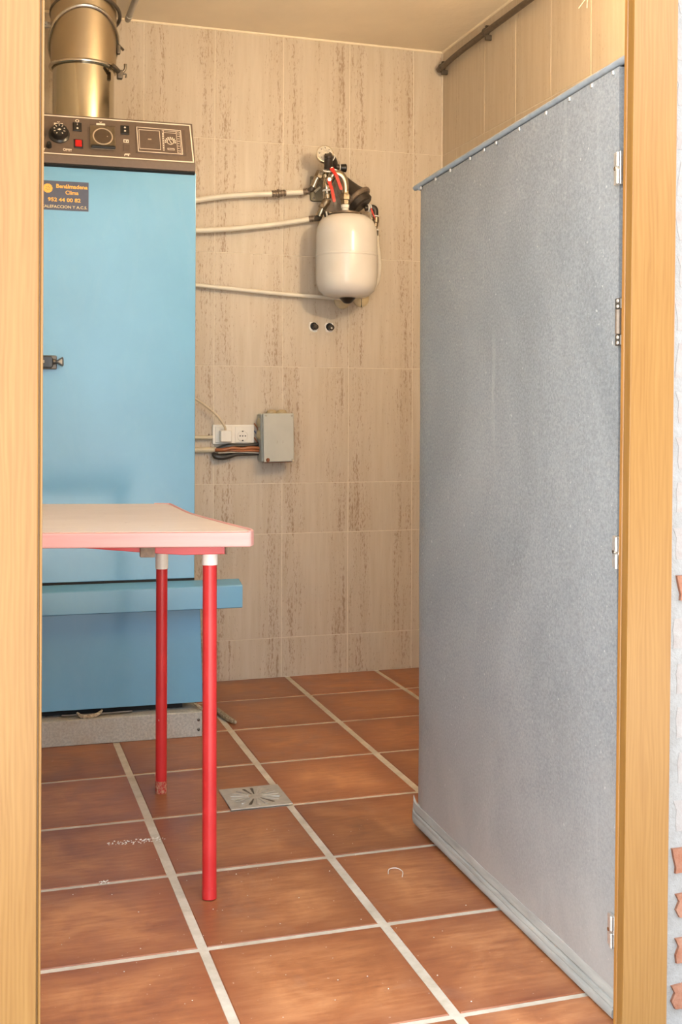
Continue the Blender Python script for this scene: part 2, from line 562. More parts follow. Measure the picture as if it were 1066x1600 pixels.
for i in range(len(xs) - 1):
    for k in range(len(ys) - 1):
        gx, gy = 0.0185 / 2, 0.0145 / 2
        x0, x1 = xs[i] + (gx if i else 0), xs[i + 1] - (gx if i < len(xs) - 2 else 0)
        y0, y1 = ys[k] + (gy if k else 0), ys[k + 1] - (gy if k < len(ys) - 2 else 0)
        if x1 - x0 < 0.02 or y1 - y0 < 0.02:
            continue
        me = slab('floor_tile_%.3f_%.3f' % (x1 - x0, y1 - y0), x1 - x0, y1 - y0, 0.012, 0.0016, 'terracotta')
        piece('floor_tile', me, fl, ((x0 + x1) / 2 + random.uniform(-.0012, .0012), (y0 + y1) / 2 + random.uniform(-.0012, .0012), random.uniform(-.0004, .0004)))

wb = struct(MB().box((XL - 0.1, YB + 0.0008, -0.1), (XR + 0.1, YB + 0.1, ZC + 0.1)), 'wall_back', 'wall_grout',
            'back wall of beige travertine look tiles')
wr = struct(MB().box((XR + 0.0008, -0.02, -0.1), (XR + 0.1, YB, ZC + 0.1)), 'wall_right', 'wall_grout',
            'right wall of beige tiles behind the grey door')
struct(MB().box((XL - 0.1, -0.02, -0.1), (XL, YB, ZC + 0.1)), 'wall_left', 'plaster_inside', 'left wall behind the boiler')
struct(MB().box((XL - 0.1, -0.12, ZC), (XR + 0.1, YB + 0.1, ZC + 0.12)), 'ceiling', 'ceiling_paint', 'plain warm cream plastered ceiling')
zr = [0.0, 0.1417, 0.516, 0.697, 1.116, 1.5177, 1.9184, ZC]
xc = [0.8209 - 0.25 * k for k in range(8)]
xe = [XL] + xc[::-1] + [XR]
for i in range(len(xe) - 1):
    for k in range(len(zr) - 1):
        x0, x1, z0, z1 = xe[i] + .0015, xe[i + 1] - .0015, zr[k] + .0011, zr[k + 1] - .0011
        if x1 - x0 < 0.02:
            continue
        me = slab('wall_tile_%.3f_%.3f' % (x1 - x0, z1 - z0), x1 - x0, z1 - z0, 0.004, 0.0008, 'wall_tile')
        piece('wall_tile', me, wb, ((x0 + x1) / 2, YB + random.uniform(-.0003, .0003), (z0 + z1) / 2), (R(90), 0, 0))
ye = [YB] + [2.2 - 0.2413 * k for k in range(10)] + [-0.02]
for i in range(len(ye) - 1):
    for k in range(len(zr) - 1):
        y1, y0, z0, z1 = ye[i] - .0018, ye[i + 1] + .0018, zr[k] + .0014, zr[k + 1] - .0014
        if y1 - y0 < 0.02:
            continue
        me = slab('side_tile_%.3f_%.3f' % (y1 - y0, z1 - z0), y1 - y0, z1 - z0, 0.004, 0.0008, 'wall_tile_side')
        piece('wall_tile', me, wr, (XR + random.uniform(-.0003, .0003), (y0 + y1) / 2, (z0 + z1) / 2), (R(90), 0, R(-90)))
# cove of caulk where the two tiled walls and the ceiling meet
struct(MB().cyl((XR, YB, 0), (XR, YB, ZC), 0.004, n=8), 'trim_4', 'wall_grout', 'pale caulk line in the corner of the tiled walls')
struct(MB().tube([(XL, YB, ZC), (XR, YB, ZC)], 0.006, 8, 1).tube([(XR, YB, ZC), (XR, -0.02, ZC)], 0.006, 8, 1), 'trim_5', 'ceiling_paint', 'caulk line along the top of the tiled walls')

# front wall around the opening, its lintel, limed brick outside
HL, HR, HT = -0.66, 0.235, 1.95
struct(MB().box((-3.2, -0.115, -0.1), (HL - 0.03, -0.02, 2.6)).box((HL - 0.03, -0.115, HT + 0.03), (HR + 0.06, -0.02, 2.6)),
       'wall_front', 'render_white', 'white rendered outside wall left of the doorway')
wf = struct(MB().box((0.268, -0.115, -0.1), (2.6, -0.058, 2.6)), 'wall_outside', 'lime_mortar', 'limed brick outside wall right of the oak door frame')
def brick_mesh(w_, h_, proud=0.004):
    b = bmesh.new()
    x, y = w_ / 2, h_ / 2
    pts = [(-x, -y), (-x * .3, -y), (x * .4, -y), (x, -y), (x, 0), (x, y), (x * .3, y), (-x * .4, y), (-x, y), (-x, y * .35), (-x, -y * .4)]
    pts = [(px + random.uniform(-.005, .005), py + random.uniform(-.004, .004)) for px, py in pts]
    n = len(pts)
    lo = [b.verts.new((x, y, -0.006)) for x, y in pts]
    hi = [b.verts.new((x * .98, y * .94, proud)) for x, y in pts]
    for i in range(n):
        b.faces.new((lo[i], lo[(i + 1) % n], hi[(i + 1) % n], hi[i]))
    b.faces.new(hi)
    me = bpy.data.meshes.new('brick')
    b.to_mesh(me); b.free()
    return me
orange = [brick_mesh(0.22, 0.046) for _ in range(6)]
limed = [brick_mesh(0.22, 0.052, 0.0005) for _ in range(6)]
for me in orange: me.materials.append(M['brick_orange'])
for me in limed: me.materials.append(M['brick_limed'])
for k in range(27):
    z = 0.038 + 0.0715 * k
    x = 0.430 + random.uniform(-.004, .004)
    for j in range(3):
        isor = (k in (0, 1, 2, 3, 9)) or (j > 0 and random.random() < .4 and k < 12)
        piece('brick', random.choice(orange if isor else limed), wf, (x + j * 0.24, -0.115, z), (R(90), 0, 0))

# oak frame
def lean(mb, s):
    for v in mb.b.verts:
        v.co.x += s * v.co.z
    return mb
LR = 0.0088
jr = struct(lean(MB().box((0.2068, -0.150, -0.02), (0.2850, -0.131, HT + 0.07), 0.003, 2), LR), 'trim_1', 'oak', 'oak frame board right of the doorway')
lean(MB().box((0.2085, -0.1285, -0.02), (0.265, -0.1190, HT + 0.02), 0.0015, 1), LR).build('rebate_strip', 'oak_dark', jr)
lean(MB().box((0.2105, -0.132, -0.02), (0.262, -0.128, HT + 0.02)), LR).build('dark_groove', 'dark_gap', jr)
jl = struct(MB().box((-0.735, -0.150, -0.02), (-0.6545, -0.128, HT + 0.07), 0.0025, 2), 'trim_2', 'oak', 'oak frame board left of the doorway')
MB().box((-0.6525, -0.147, -0.02), (-0.6490, -0.090, HT + 0.02), 0.001, 1).build('edge_bead', 'oak', jl)
MB().box((-0.70, -0.1275, -0.02), (-0.6545, -0.095, HT + 0.02)).build('rebate_strip', 'oak_dark', jl)
MB().box((-0.6560, -0.143, -0.02), (-0.6520, -0.128, HT + 0.02)).build('groove_strip', 'oak', jl)
struct(MB().box((-0.735, -0.150, HT), (0.32, -0.095, HT + 0.075), 0.003, 2), 'trim_3', 'oak', 'oak board over the doorway')

# ground outside
struct(MB().box((-14, -16, -0.14), (14, -0.115, -0.02)), 'floor_outside', 'paving', 'paved ground outside the doorway')

struct(MB().box((0.36, -4.3, -0.05), (5.0, -4.1, 2.5), 0.01), 'wall_unseen', 'unseen_wall_dark', 'unseen dark wall added outside for the boiler reflection')  # added out of view to darken part of the boiler's reflection

# ------------------------------------------------------------------ grey steel door, opened inward at right angles
dr = tag(bpy.data.objects.new('door_1', None), 'grey galvanised steel door standing open into the room', 'door', kind='structure')
dr.location = (0.245, -0.088, 0); COL.objects.link(dr)
y0, y1 = -0.088, 0.790
def ztop(y): return 1.508 - 0.033 * (y - y0) / (y1 - y0)
def leaf():
    mb = MB()
    t = mb.b
    ny, nz = 28, 44
    grid = []
    for i in range(ny + 1):
        row = []
        for k in range(nz + 1):
            y = y0 + (y1 - y0) * i / ny
            z = 0.018 + (ztop(y) - 0.0235) * k / nz
            dx = 0.0022 * mnoise.noise(Vector((y * 2.6, z * 2.0, 3.1))) + 0.0009 * mnoise.noise(Vector((y * 9, z * 7, 1.7)))
            e = max(0.0, 1 - (y1 - y) / 0.02)
            row.append(t.verts.new((0.2325 + .0045 * (y - y0) / (y1 - y0) + dx + 0.006 * e * e, y, z)))
        grid.append(row)
    for i in range(ny):
        for k in range(nz):
            t.faces.new((grid[i][k], grid[i][k + 1], grid[i + 1][k + 1], grid[i + 1][k]))
    back = MB()
    mb.box((0.2440, y0, 0.018), (0.259, y1, 1.474))
    # folded returns along the four edges
    for a_, b_ in ((grid[0], None), (grid[-1], None)):
        y = a_[0].co.y
        q = [t.verts.new((0.247, y, v.co.z)) for v in a_]
        for k in range(nz):
            t.faces.new((a_[k], a_[k + 1], q[k + 1], q[k]))
    return mb
leaf().build('door_sheet', 'galvanised', dr)
MB().tube([(0.2365, y0 - .020, ztop(y0) + .0035), (0.2380, (y0 + y1) / 2, ztop((y0 + y1) / 2) + .0035), (0.2405, y1 - .004, ztop(y1) + .003), (0.2415, y1 + .001, ztop(y1)), (0.245, y1 + .003, ztop(y1) - .006)], 0.0062, 12, 6).build('top_rim', 'rim_steel', dr)
MB().prism([(y0 + .001, ztop(y0) - .009), (y1 - .001, ztop(y1) - .009), (y1 - .001, ztop(y1) + .001), (y0 + .001, ztop(y0) + .001)], 'x', .2400, .2570).build('top_seam_shade', 'dark_gap', dr)  # near-black strip in the gap paints the shade under the rim
def loft(stations):
    """stations: (y, out-scale, lift); one bent-sheet profile swept along the door's foot"""
    pr_ = [(.2395, .050), (.2324, .048), (.2310, .039), (.2298, .0325), (.2325, .0300), (.2330, .0285), (.2285, .0265), (.2270, .0215), (.2282, .0195), (.2255, .016), (.2245, .009), (.2265, .004), (.2395, .004)]
    mb = MB(); t = mb.b
    rings = []
    for y, k, lift in stations:
        rings.append([t.verts.new((.2395 + (x - .2395) * k, y, z + lift + .0016 * mnoise.noise(Vector((y * 23, z * 90, .5))) * (1 if z > .02 else .3))) for x, z in pr_])
    for A, B in zip(rings, rings[1:]):
        for q in range(len(pr_) - 1):
            t.faces.new((A[q], A[q + 1], B[q + 1], B[q]))
    t.faces.new(rings[0]); t.faces.new(rings[-1][::-1])
    bmesh.ops.recalc_face_normals(t, faces=t.faces)
    return mb
loft([(y0 + (y1 - y0) * q / 30, 1.0 - .42 * q / 30, .008 * (q / 30) ** 2) for q in range(31)] + [(y1 + .008, .56, .011), (y1 + .014, .42, .015), (y1 + .018, .15, .020)]).build('bottom_rim', 'rim_dusty', dr)
for (y, z) in [(0.761, 1.482), (0.673, 1.485), (0.590, 1.489), (0.487, 1.4935), (0.418, 1.4955), (0.362, 1.4975), (0.262, 1.501), (0.156, 1.505), (0.072, 1.508), (-0.003, 1.510), (-0.070, 1.512)]:
    zz = ztop(y) - 0.006
    MB().box((0.2300, y - .003, zz - .008), (0.2335, y + .003, zz - .001), 0.001, 1).build('rim_clip', 'zinc_bright', dr)
for z0, z1, kind in ((1.315, 1.367, 0), (1.062, 1.137, 1), (0.713, 0.763, 0), (0.115, 0.165, 0)):
    if kind == 0:
        dy = .013 if z0 < .2 else .003
        h = MB().box((0.2275, -0.103 + dy, z0), (0.2325, -0.083 + dy, z1), 0.0008, 1).build('hinge', 'zinc_bright', dr)
        zm = (z0 + z1) / 2
        for s in (-1, 1):
            MB().cyl((0.2265, -0.0985 + dy, zm + s * .0135 - .012), (0.2265, -0.0985 + dy, zm + s * .0135 + .011), 0.0042, n=12, bev=.0008).build('hinge_knuckle', 'zinc_bright', h)
        MB().cyl((0.2275, -0.089 + dy, zm), (0.2255, -0.089 + dy, zm), 0.0032, n=10).build('screw', 'steel_band', h)
    else:
        h = MB().cyl((0.2275, -0.0965, z0 + .018), (0.2275, -0.0965, z1 - .018), 0.0055, n=14, bev=.001).build('hinge', 'brown_steel', dr)
        for zz in (z0, z1 - .018):
            MB().box((0.2275, -0.103, zz), (0.2310, -0.0845, zz + .018), 0.0015, 1).build('hinge_plate', 'dark_steel', h)
            for q in (.0048, .0135):
                MB().lathe([(.0032, 0), (.0028, .0012), (.001, .0018)], (0.2275, -0.0945, zz + q), (-1, -0.3, 0), 10).build('screw', 'zinc_bright', h)

# ------------------------------------------------------------------ boiler
BO = thing('boiler', 'tall blue enamelled boiler with brown control panel on a grey base', 'boiler', (-0.094, 1.67, 0), None, R(-1.7))
def bl(mb, name, mat, parent=None, **k):
    return mb.build(name, mat, parent or BO, world=False, **k)
BX0, BXR = -0.625, -0.0195
bl(MB().box((BX0, 0.04, 0.093), (BXR - .002, 0.60, 1.672), 0.004), 'casing', 'blue_enamel')
bl(MB().box((BX0, 0.028, 0.462), (BXR, 0.0395, 1.660), 0.0025), 'front_panel', 'blue_enamel')
bl(MB().prism([(BX0 - .02, .0935), (.0072, .0935), (-.004, .449), (BX0 - .02, .449)], 'y', 0.029, 0.0395, 0.002), 'lower_panel', 'blue_enamel')
sh = bl(MB().prism([(-0.028, .3775), (-0.032, .380), (-0.032, .4420), (-0.0285, .4455), (0.026, .4555), (0.029, .4555), (0.029, .3775)], 'x', BX0 - .10, .1138, 0.0012, 1), 'ledge', 'blue_enamel')
bl(MB().box((BX0, 0.0285, .4550), (BXR, .034, .4625)), 'dark_seam', 'dark_gap')
base = bl(MB().prism([(0, 0), (.001, .0715), (.008, .0735), (.55, .0735), (.55, 0)], 'x', BX0 - .02, 0.0005, 0.0012, 1), 'base_plinth', 'grey_base')
for z in (.021, .049):
    bl(MB().lathe([(.0045, 0), (.004, .002), (.0015, .003)], (-.010, 0, z), (0, -1, 0), 12), 'bolt', 'dark_steel', base)
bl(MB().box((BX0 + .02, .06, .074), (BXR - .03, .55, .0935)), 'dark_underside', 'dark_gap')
bl(MB().tube([(-.40, .03, .080), (-.3, .028, .079), (-.2, .03, .080)], .003, 8, 4), 'gas_tube', 'dark_steel')
bl(MB().tube([(-.357, .028, .086), (-.345, .012, .0785), (-.325, .010, .0775), (-.302, .015, .0805), (-.286, .03, .088)], [.003, .006, .0065, .0055, .003], 10, 6), 'seal_rope', 'rope')
bl(MB().tube([(-.018, .04, .09), (-.006, .02, .083), (.004, .018, .076)], .005, 8, 5), 'seal_rope', 'rope')
# latch handle on the front panel
hd = bl(MB().prism([(-.4700, 1.0770), (-.4330, 1.0765), (-.4285, 1.083), (-.4285, 1.104), (-.4330, 1.1100), (-.4700, 1.1105)], 'y', -.004, .020, .004, 2), 'latch_handle', 'black_plastic')
bl(MB().cyl((-.430, .010, 1.0945), (-.418, .010, 1.0945), .0085, .006, n=14), 'latch_neck', 'dark_steel', hd)
bl(MB().prism([(-.4225, 1.0935), (-.4015, 1.081), (-.3995, 1.085), (-.4000, 1.105), (-.4025, 1.1090), (-.4225, 1.0965)], 'y', .002, .018, .002, 2), 'latch_key', 'black_plastic', hd)
bl(MB().prism([(-.4165, 1.0945), (-.4045, 1.087), (-.4035, 1.0895), (-.4035, 1.101), (-.4055, 1.1030)], 'y', -.0005, .003, .001, 1), 'key_face', 'pipe_grey', hd)
bl(MB().box((-.4700, -.0055, 1.0900), (-.4530, -.003, 1.0990), .001, 1), 'latch_mark', 'pipe_grey', hd)
bl(MB().box((-.468, .018, 1.0735), (-.418, .029, 1.1130), .003), 'latch_plate', 'dark_steel', hd)

# control panel: face tilted back, own frame (x along, z up the face, -y out of the face)
TA = math.atan2(0.3714, 0.9285)
def pf(y, z):                                    # boiler offset (dy, dz) in the panel's frame
    return (y * math.cos(TA) - z * math.sin(TA), y * math.sin(TA) + z * math.cos(TA))
prof = [(0, 0)] + [pf(0, -.0228)] + [pf(.19, -.0228), pf(.19, .130)] + [(0, .1405)]
cp = MB().prism(prof, 'x', BX0 - .002, -.0232, 0.0022, 2).build('control_panel', 'panel_brown', BO, world=False)
for v in cp.data.vertices:                       # right end leans in towards the top
    if v.co.x > -.1:
        v.co.x -= max(0, v.co.z) * 0.018
cp.location = (0, .015, 1.6841); cp.rotation_euler = (-TA, 0, 0)
def pn(mb, name, mat, **k):
    return mb.build(name, mat, cp, world=False, **k)
def frame(mb, pts, t, d=.0008, y=0.0):
    n = len(pts)
    for i in range(n):
        p, q = Vector(pts[i]), Vector(pts[(i + 1) % n])
        e = (q - p).normalized() * t / 2
        s = Vector((-e.y, e.x))
        mb.prism([p - e + s, q + e + s, q + e - s, p - e - s], 'y', y - d, y)
    return mb
pn(MB().box((BX0, pf(0, -.0228)[0] + .003, pf(0, -.0228)[1] - .003), (-.024, .16, pf(0, -.0228)[1] + .002)), 'bottom_strip', 'dark_gap')
pn(frame(MB(), [(-.612, .0055), (-.0290, .0050), (-.0335, .1335), (-.612, .1340)], .0034), 'border_line', 'print_cream')
# round gauge half behind the frame, big knob, small knob
g = MB().lathe([(.0255, 0), (.0255, .004), (.022, .007), (.020, .005), (.0, .005)], (-.476, 0, .066), (0, -1, 0), 32, cap=False)
pn(g, 'round_gauge', 'panel_brown_dark')
pn(MB().ring((-.476, -.006, .066), (0, 1, 0), .0215, .0014, 32, 6), 'gauge_ring', 'dark_steel')
pn(MB().lathe([(.0295, 0), (.0295, .004), (.026, .006), (.0235, .008), (.0215, .024), (.0195, .0265), (0.0001, .0265)], (-.4135, 0, .0700), (0, -1, 0), 36, cap=False), 'thermostat_knob', 'black_plastic')
mk = MB()
for i in range(9):
    a_ = R(-150 + i * 37)
    c_ = Vector((-.4135 + math.sin(a_) * .0145, .0700 + math.cos(a_) * .0145))
    e = Vector((math.sin(a_), math.cos(a_))) * (.0028 if i % 2 else .0018)
    s = Vector((e.y, -e.x)).normalized() * (.0009 if i % 2 else .0012)
    mk.prism([c_ - e - s, c_ + e - s, c_ + e + s, c_ - e + s], 'y', -.0271, -.0265)
mk.prism([(-.4195, .0695), (-.4135, .0668), (-.4085, .0700), (-.4130, .0735)], 'y', -.0271, -.0265)
pn(mk, 'knob_numbers', 'print_cream')
pn(MB().lathe([(.0085, 0), (.0080, .004), (.0065, .016), (.0055, .0175), (0.0001, .0175)], (-.4425, 0, .0290), (0, -1, 0), 20, cap=False), 'small_knob', 'black_plastic')
# switches and lamp
def switch(x, z, w_, h_, dots, vert_):
    s = pn(MB().box((x - w_ / 2, -.004, z - h_ / 2), (x + w_ / 2, .002, z + h_ / 2), .001, 1), 'rocker_switch', 'black_plastic')
    b = MB()
    for dx, dz, r in dots:
        b.lathe([(r, 0), (r, .0006), (.0001, .0006)], (x + dx, -.004, z + dz), (0, -1, 0), 12, cap=False)
    pn(b, 'switch_mark', 'print_cream')
switch(-.3618, .1000, .0245, .029, [(0, -.006, .0027)], 1)
pn(MB().box((-.3625, -.0046, .1045), (-.3611, -.0039, .1095)), 'switch_mark', 'print_cream')
switch(-.2258, .1005, .0245, .030, [(0, .0072, .0028), (0, -.0045, .0028)], 1)
pn(MB().box((-.3725, -.003, .0275), (-.3465, .002, .0575), .001, 1), 'lamp_frame', 'black_plastic')
pn(MB().box((-.3690, -.0055, .0315), (-.3500, .001, .0540), .0015, 2), 'indicator_lamp', 'red_lens')
pn(MB().ring((-.362, -.0004, .1215), (0, 1, 0), .0044, .0011, 18, 6), 'ring_symbol', 'print_cream')
# thermometer window with clear cover
pn(MB().box((-.3270, -.0045, .0285), (-.2545, .001, .1065), .002, 1), 'display_frame', 'dial_face')
pn(MB().ring((-.2905, -.0048, .0700), (0, 1, 0), .0270, .0021, 40, 6), 'dial_ring', 'print_cream')
pn(MB().lathe([(.0245, 0), (.0245, .0006), (.0001, .0006)], (-.2905, -.0043, .0700), (0, -1, 0), 32, cap=False), 'dial_disc', 'panel_brown')
pn(MB().box((-.2790, -.0056, .0690), (-.2760, -.0050, .0720)), 'dial_mark', 'print_cream')
pn(MB().box((-.3265, -.0105, .0285), (-.2550, -.0060, .1060), .0018, 2), 'clear_cover', 'clear_cover')
pn(MB().box((-.3240, -.0125, .0285), (-.2555, -.0055, .0375), .0015, 1), 'cover_clip', 'black_plastic')
# printed pictograms
def trap(mb, x, z, s=1.0):
    mb.prism([(x - .0125 * s, z - .0035 * s), (x - .004 * s, z - .0050 * s), (x - .004 * s, z - .0018 * s), (x + .004 * s, z - .0018 * s), (x + .004 * s, z - .0050 * s), (x + .0125 * s, z - .0035 * s), (x + .0125 * s, z + .0042 * s), (x - .0125 * s, z + .0042 * s)], 'y', -.0006, 0)
    for d in (-1, 1):
        mb.prism([(x, z + .0075 * s), (x + d * .003 * s, z + .0102 * s), (x + d * .0042 * s, z + .0095 * s), (x + d * .0003 * s, z + .0060 * s)][::d], 'y', -.0006, 0)
    return mb
pn(trap(MB(), -.4150, .1055), 'pictogram', 'print_cream')
pn(trap(MB(), -.2950, .1145), 'pictogram', 'print_cream')
def plant_icon(x, z):
    b = MB().ring((x - .0085, -.0003, z), (0, 1, 0), .0036, .0009, 14, 5)
    for i in range(4):
        b.box((x - .003 + i * .0040, -.0006, z - .005), (x - .0018 + i * .0040, 0, z + .003 - .001 * (i % 2)))
    b.box((x - .005, -.0006, z + .0008), (x + .012, 0, z + .0030))
    return b
pn(plant_icon(-.3905, .0205), 'pictogram', 'print_cream')
pn(plant_icon(-.4650, .0180), 'pictogram', 'print_cream')
pn(MB().box((-.2310, -.0006, .0580), (-.2160, 0, .0690)), 'pictogram', 'print_cream')
pn(MB().box((-.2285, -.0010, .0600), (-.2240, -.0003, .0660)).box((-.2210, -.0010, .0600), (-.2185, -.0003, .0650)), 'pictogram_hole', 'panel_brown')
pn(MB().box((-.2330, -.0015, .0280), (-.2135, .001, .0530), .001, 1), 'blank_plate', 'panel_brown_dark')
b = MB().box((-.2300, -.0006, .0155), (-.2160, 0, .0175)).box((-.2285, -.0006, .0185), (-.2130, 0, .0205)).box((-.2300, -.0006, .0115), (-.2283, 0, .0160)).box((-.2200, -.0006, .0120), (-.2165, 0, .0200))
pn(b, 'pictogram', 'print_cream')
# hatch with printed diagram
pn(MB().box((-.1955, -.0022, .0245), (-.0500, .001, .1165), .001, 1), 'hatch', 'panel_brown_dark')
hb = MB()
frame(hb, [(-.1915, .1135), (-.0625, .1115), (-.0600, .0290), (-.1890, .0298)], .0018, .0006, -.0022)
frame(hb, [(-.1855, .1048), (-.1254, .1048), (-.1238, .0398), (-.1850, .0396)], .0013, .0006, -.0022)
frame(hb, [(-.1175, .1085), (-.1135, .1085), (-.1130, .0380), (-.1165, .0380)], .0008, .0006, -.0022)
frame(hb, [(-.1135, .1070), (-.0765, .1065), (-.0762, .1005), (-.1133, .1005)], .0009, .0006, -.0022)
frame(hb, [(-.0760, .1065), (-.0745, .0330), (-.0640, .0325), (-.0655, .1060)], .0009, .0006, -.0022)
for i in range(8):
    z = .0985 - i * .0085
    hb.box((-.0735, -.0028, z), (-.0680 + .002 * (i % 2), -.0022, z + .0012))
for i in range(7):
    z = .0455 + i * .008
    hb.box((-.1168, -.0028, z), (-.1142, -.0022, z + .004))
frame(hb, [(-.1035, .0465), (-.0845, .0465), (-.0840, .0415), (-.1030, .0415)], .0012, .0006, -.0022)
pn(hb, 'hatch_print', 'print_cream')
db = MB().ring((-.0945, -.0025, .0700), (0, 1, 0), .0095, .0010, 24, 5)
for i in range(9):
    a_ = R(-100 + 25 * i)
    p = Vector((-.0945 + math.sin(a_) * .0142, .0700 + math.cos(a_) * .0142))
    e = Vector((math.sin(a_), math.cos(a_))) * .0022
    s = Vector((e.y, -e.x)).normalized() * .0017
    db.prism([p - e - s, p + e - s, p + e + s, p - e + s], 'y', -.0028, -.0022)
db.prism([(-.0985, .0755), (-.0970, .0765), (-.0905, .0645), (-.0920, .0635)], 'y', -.0029, -.0022)
pn(db, 'hatch_dial', 'print_cream')
pn(MB().box((-.1600, -.0028, .0722), (-.1500, -.0022, .0755)), 'hatch_label', 'print_dim')

# installer's sticker
st = bl(MB().box((-.4700, .0268, 1.5298), (-.3305, .0281, 1.6132)), 'sticker', 'sticker_ground')
gb = MB()
sp_ = []
for i in range(36):
    a_ = 2 * math.pi * i / 36 + .05
    r_ = .0138 if (i % 2) else .0112
    if i % 2:
        for da in (-.06, .06):
            sp_.append((-.4447 + math.cos(a_ + da) * r_, 1.5912 + math.sin(a_ + da) * r_))
    else:
        sp_.append((-.4447 + math.cos(a_) * r_, 1.5912 + math.sin(a_) * r_))
gb.prism(sp_, 'y', .0263, .0268)
bl(gb, 'sun_gear', 'sticker_yellow', st)
gb = MB()
for i in range(6):
    a_ = 2 * math.pi * i / 6 + .26
    p = Vector((-.4447 + math.cos(a_) * .0046, 1.5912 + math.sin(a_) * .0046))
    e = Vector((math.cos(a_), math.sin(a_))) * .0016
    s = Vector((-e.y, e.x)) * .55
    gb.prism([p - e - s * .5, p + e - s, p + e + s, p - e + s * .5], 'y', .0260, .0264)
bl(gb, 'gear_hole', 'sticker_ground', st)
def text(body, x0, x1, zbase, hcap, mat, name, parent, y, bold=.0):
    cu = bpy.data.curves.new(name, 'FONT')
    cu.body = body
    cu.size = hcap / 0.72
    cu.offset = bold
    cu.resolution_u = 3
    cu.extrude = .0002
    cu.materials.append(M[mat])
    o = bpy.data.objects.new(name, cu)
    o.parent = parent
    COL.objects.link(o)
    bpy.context.view_layer.update()
    wd = max(v[0] for v in o.bound_box) - min(v[0] for v in o.bound_box)
    mn = min(v[0] for v in o.bound_box)
    k = (x1 - x0) / wd
    dg = bpy.context.evaluated_depsgraph_get()
    me = bpy.data.meshes.new_from_object(o.evaluated_get(dg))
    bpy.data.objects.remove(o)
    o = bpy.data.objects.new(name, me)
    o.parent = parent
    o.scale = (k, 1, 1)
    o.rotation_euler = (R(90), 0, 0)
    o.location = (x0 - mn * k, y, zbase)
    COL.objects.link(o)
    return o
text('Benálmadena', -.4214, -.3335, 1.5935, .0112, 'sticker_yellow', 'lettering', st, .0265, .00035)
text('Clima', -.3957, -.3590, 1.5760, .0112, 'sticker_yellow', 'lettering', st, .0265, .00035)
text('952 44 00 82', -.4445, -.3530, 1.5548, .0105, 'sticker_yellow', 'lettering', st, .0265, .0004)
text('CALEFACCION Y A.C.S.', -.4625, -.3345, 1.5360, .0082, 'sticker_pale', 'lettering', st, .0265, .0001)

# ------------------------------------------------------------------ flue on top of the boiler
FX, FY = -0.415, 1.99
FL = thing('flue_pipe', 'shiny stainless steel flue pipe rising from the blue boiler', 'flue pipe', (FX, FY, 1.80))
MB().lathe([(.094, 0), (.094, .346)], (FX, FY, 1.674), (0, 0, 1), 64, cap=False).build('lower_section', 'stainless', FL)
MB().lathe([(.099, 0), (.100, .02), (.101, .284)], (FX, FY, 2.02), (0, 0, 1), 64, cap=False).build('upper_section', 'stainless_satin', FL)
r1 = MB().ring((FX, FY, 2.021), (0, 0, 1), .1005, .0062, 64, 10).build('clamp_band', 'steel_band', FL)
lt = MB()
lt.tube([(-.335, 1.905, 2.018), (-.318, 1.925, 2.008), (-.306, 1.945, 2.000)], [.005, .008, .007], 8, 4)
lt.box((-.318, 1.925, 1.985), (-.300, 1.95, 2.012), .004)
lt.tube([(-.303, 1.94, 2.005), (-.293, 1.94, 2.018), (-.292, 1.94, 2.034)], [.005, .004, .005], 8, 4)
lt.tube([(-.303, 1.94, 2.000), (-.290, 1.94, 2.003), (-.291, 1.94, 1.992)], .0025, 8, 4)
lt.build('clamp_latch', 'dark_steel', r1)
r2_ = MB().ring((FX, FY, 2.098), (0, .66, .75), .1035, .0068, 64, 10, stretch=(1, 1.28, 1)).build('clamp_band', 'steel_band', FL)
MB().box((-.315, 1.972, 2.075), (-.302, 1.992, 2.105), .004).cyl((-.304, 1.982, 2.10), (-.294, 1.975, 2.088), .004, n=8).build('clamp_latch', 'dark_steel', r2_)
MB().ring((FX + .006, FY, 2.19), (0, .30, .95), .1050, .0058, 64, 10).build('clamp_band', 'dark_steel', FL)
MB().cyl((-.66, 2.0, 2.152), (-.505, 2.0, 2.150), .010, n=14).cyl((-.53, 1.99, 2.152), (-.53, 1.984, 2.152), .005, n=10).build('support_bar', 'pipe_grey', FL)

# ------------------------------------------------------------------ table
TB = thing('table', 'small table with pale top, pink edge and round red legs', 'table', (-0.6, 0.9, 0))
out = [(-.950, 1.330), (-.940, 1.383), (-.300, 1.236), (-.266, 1.222), (-.258, 1.190), (-.257, .943), (-.240, .79), (-.227, .695), (-.212, .594), (-.206, .560), (-.207, .528), (-.218, .508), (-.232, .509), (-.611, .590), (-.960, .664)]
def inset(pts, d):
    c = Vector((-.58, .93))
    o = []
    for i, p in enumerate(pts):
        a_, b_ = Vector(pts[i - 1]), Vector(pts[(i + 1) % len(pts)])
        t = (b_ - a_).normalized()
        n = Vector((-t.y, t.x))
        p = Vector(p)
        if n.dot(c - p) < 0:
            n = -n
        o.append(tuple(p + n * d))
    return o
MB().prism(inset(out, .0015), 'z', .692, .7212, .004, 2).build('table_top', 'pink_edge', TB)
MB().prism(inset(out, .012), 'z', .7208, .7226, .0006, 1).build('top_surface', 'cream_top', TB)
lip = inset(out, .005)
MB().tube([(x, y, .7212) for x, y in lip[2:12]], .0028, 8, 3).build('edge_lip', 'pink_edge', TB)
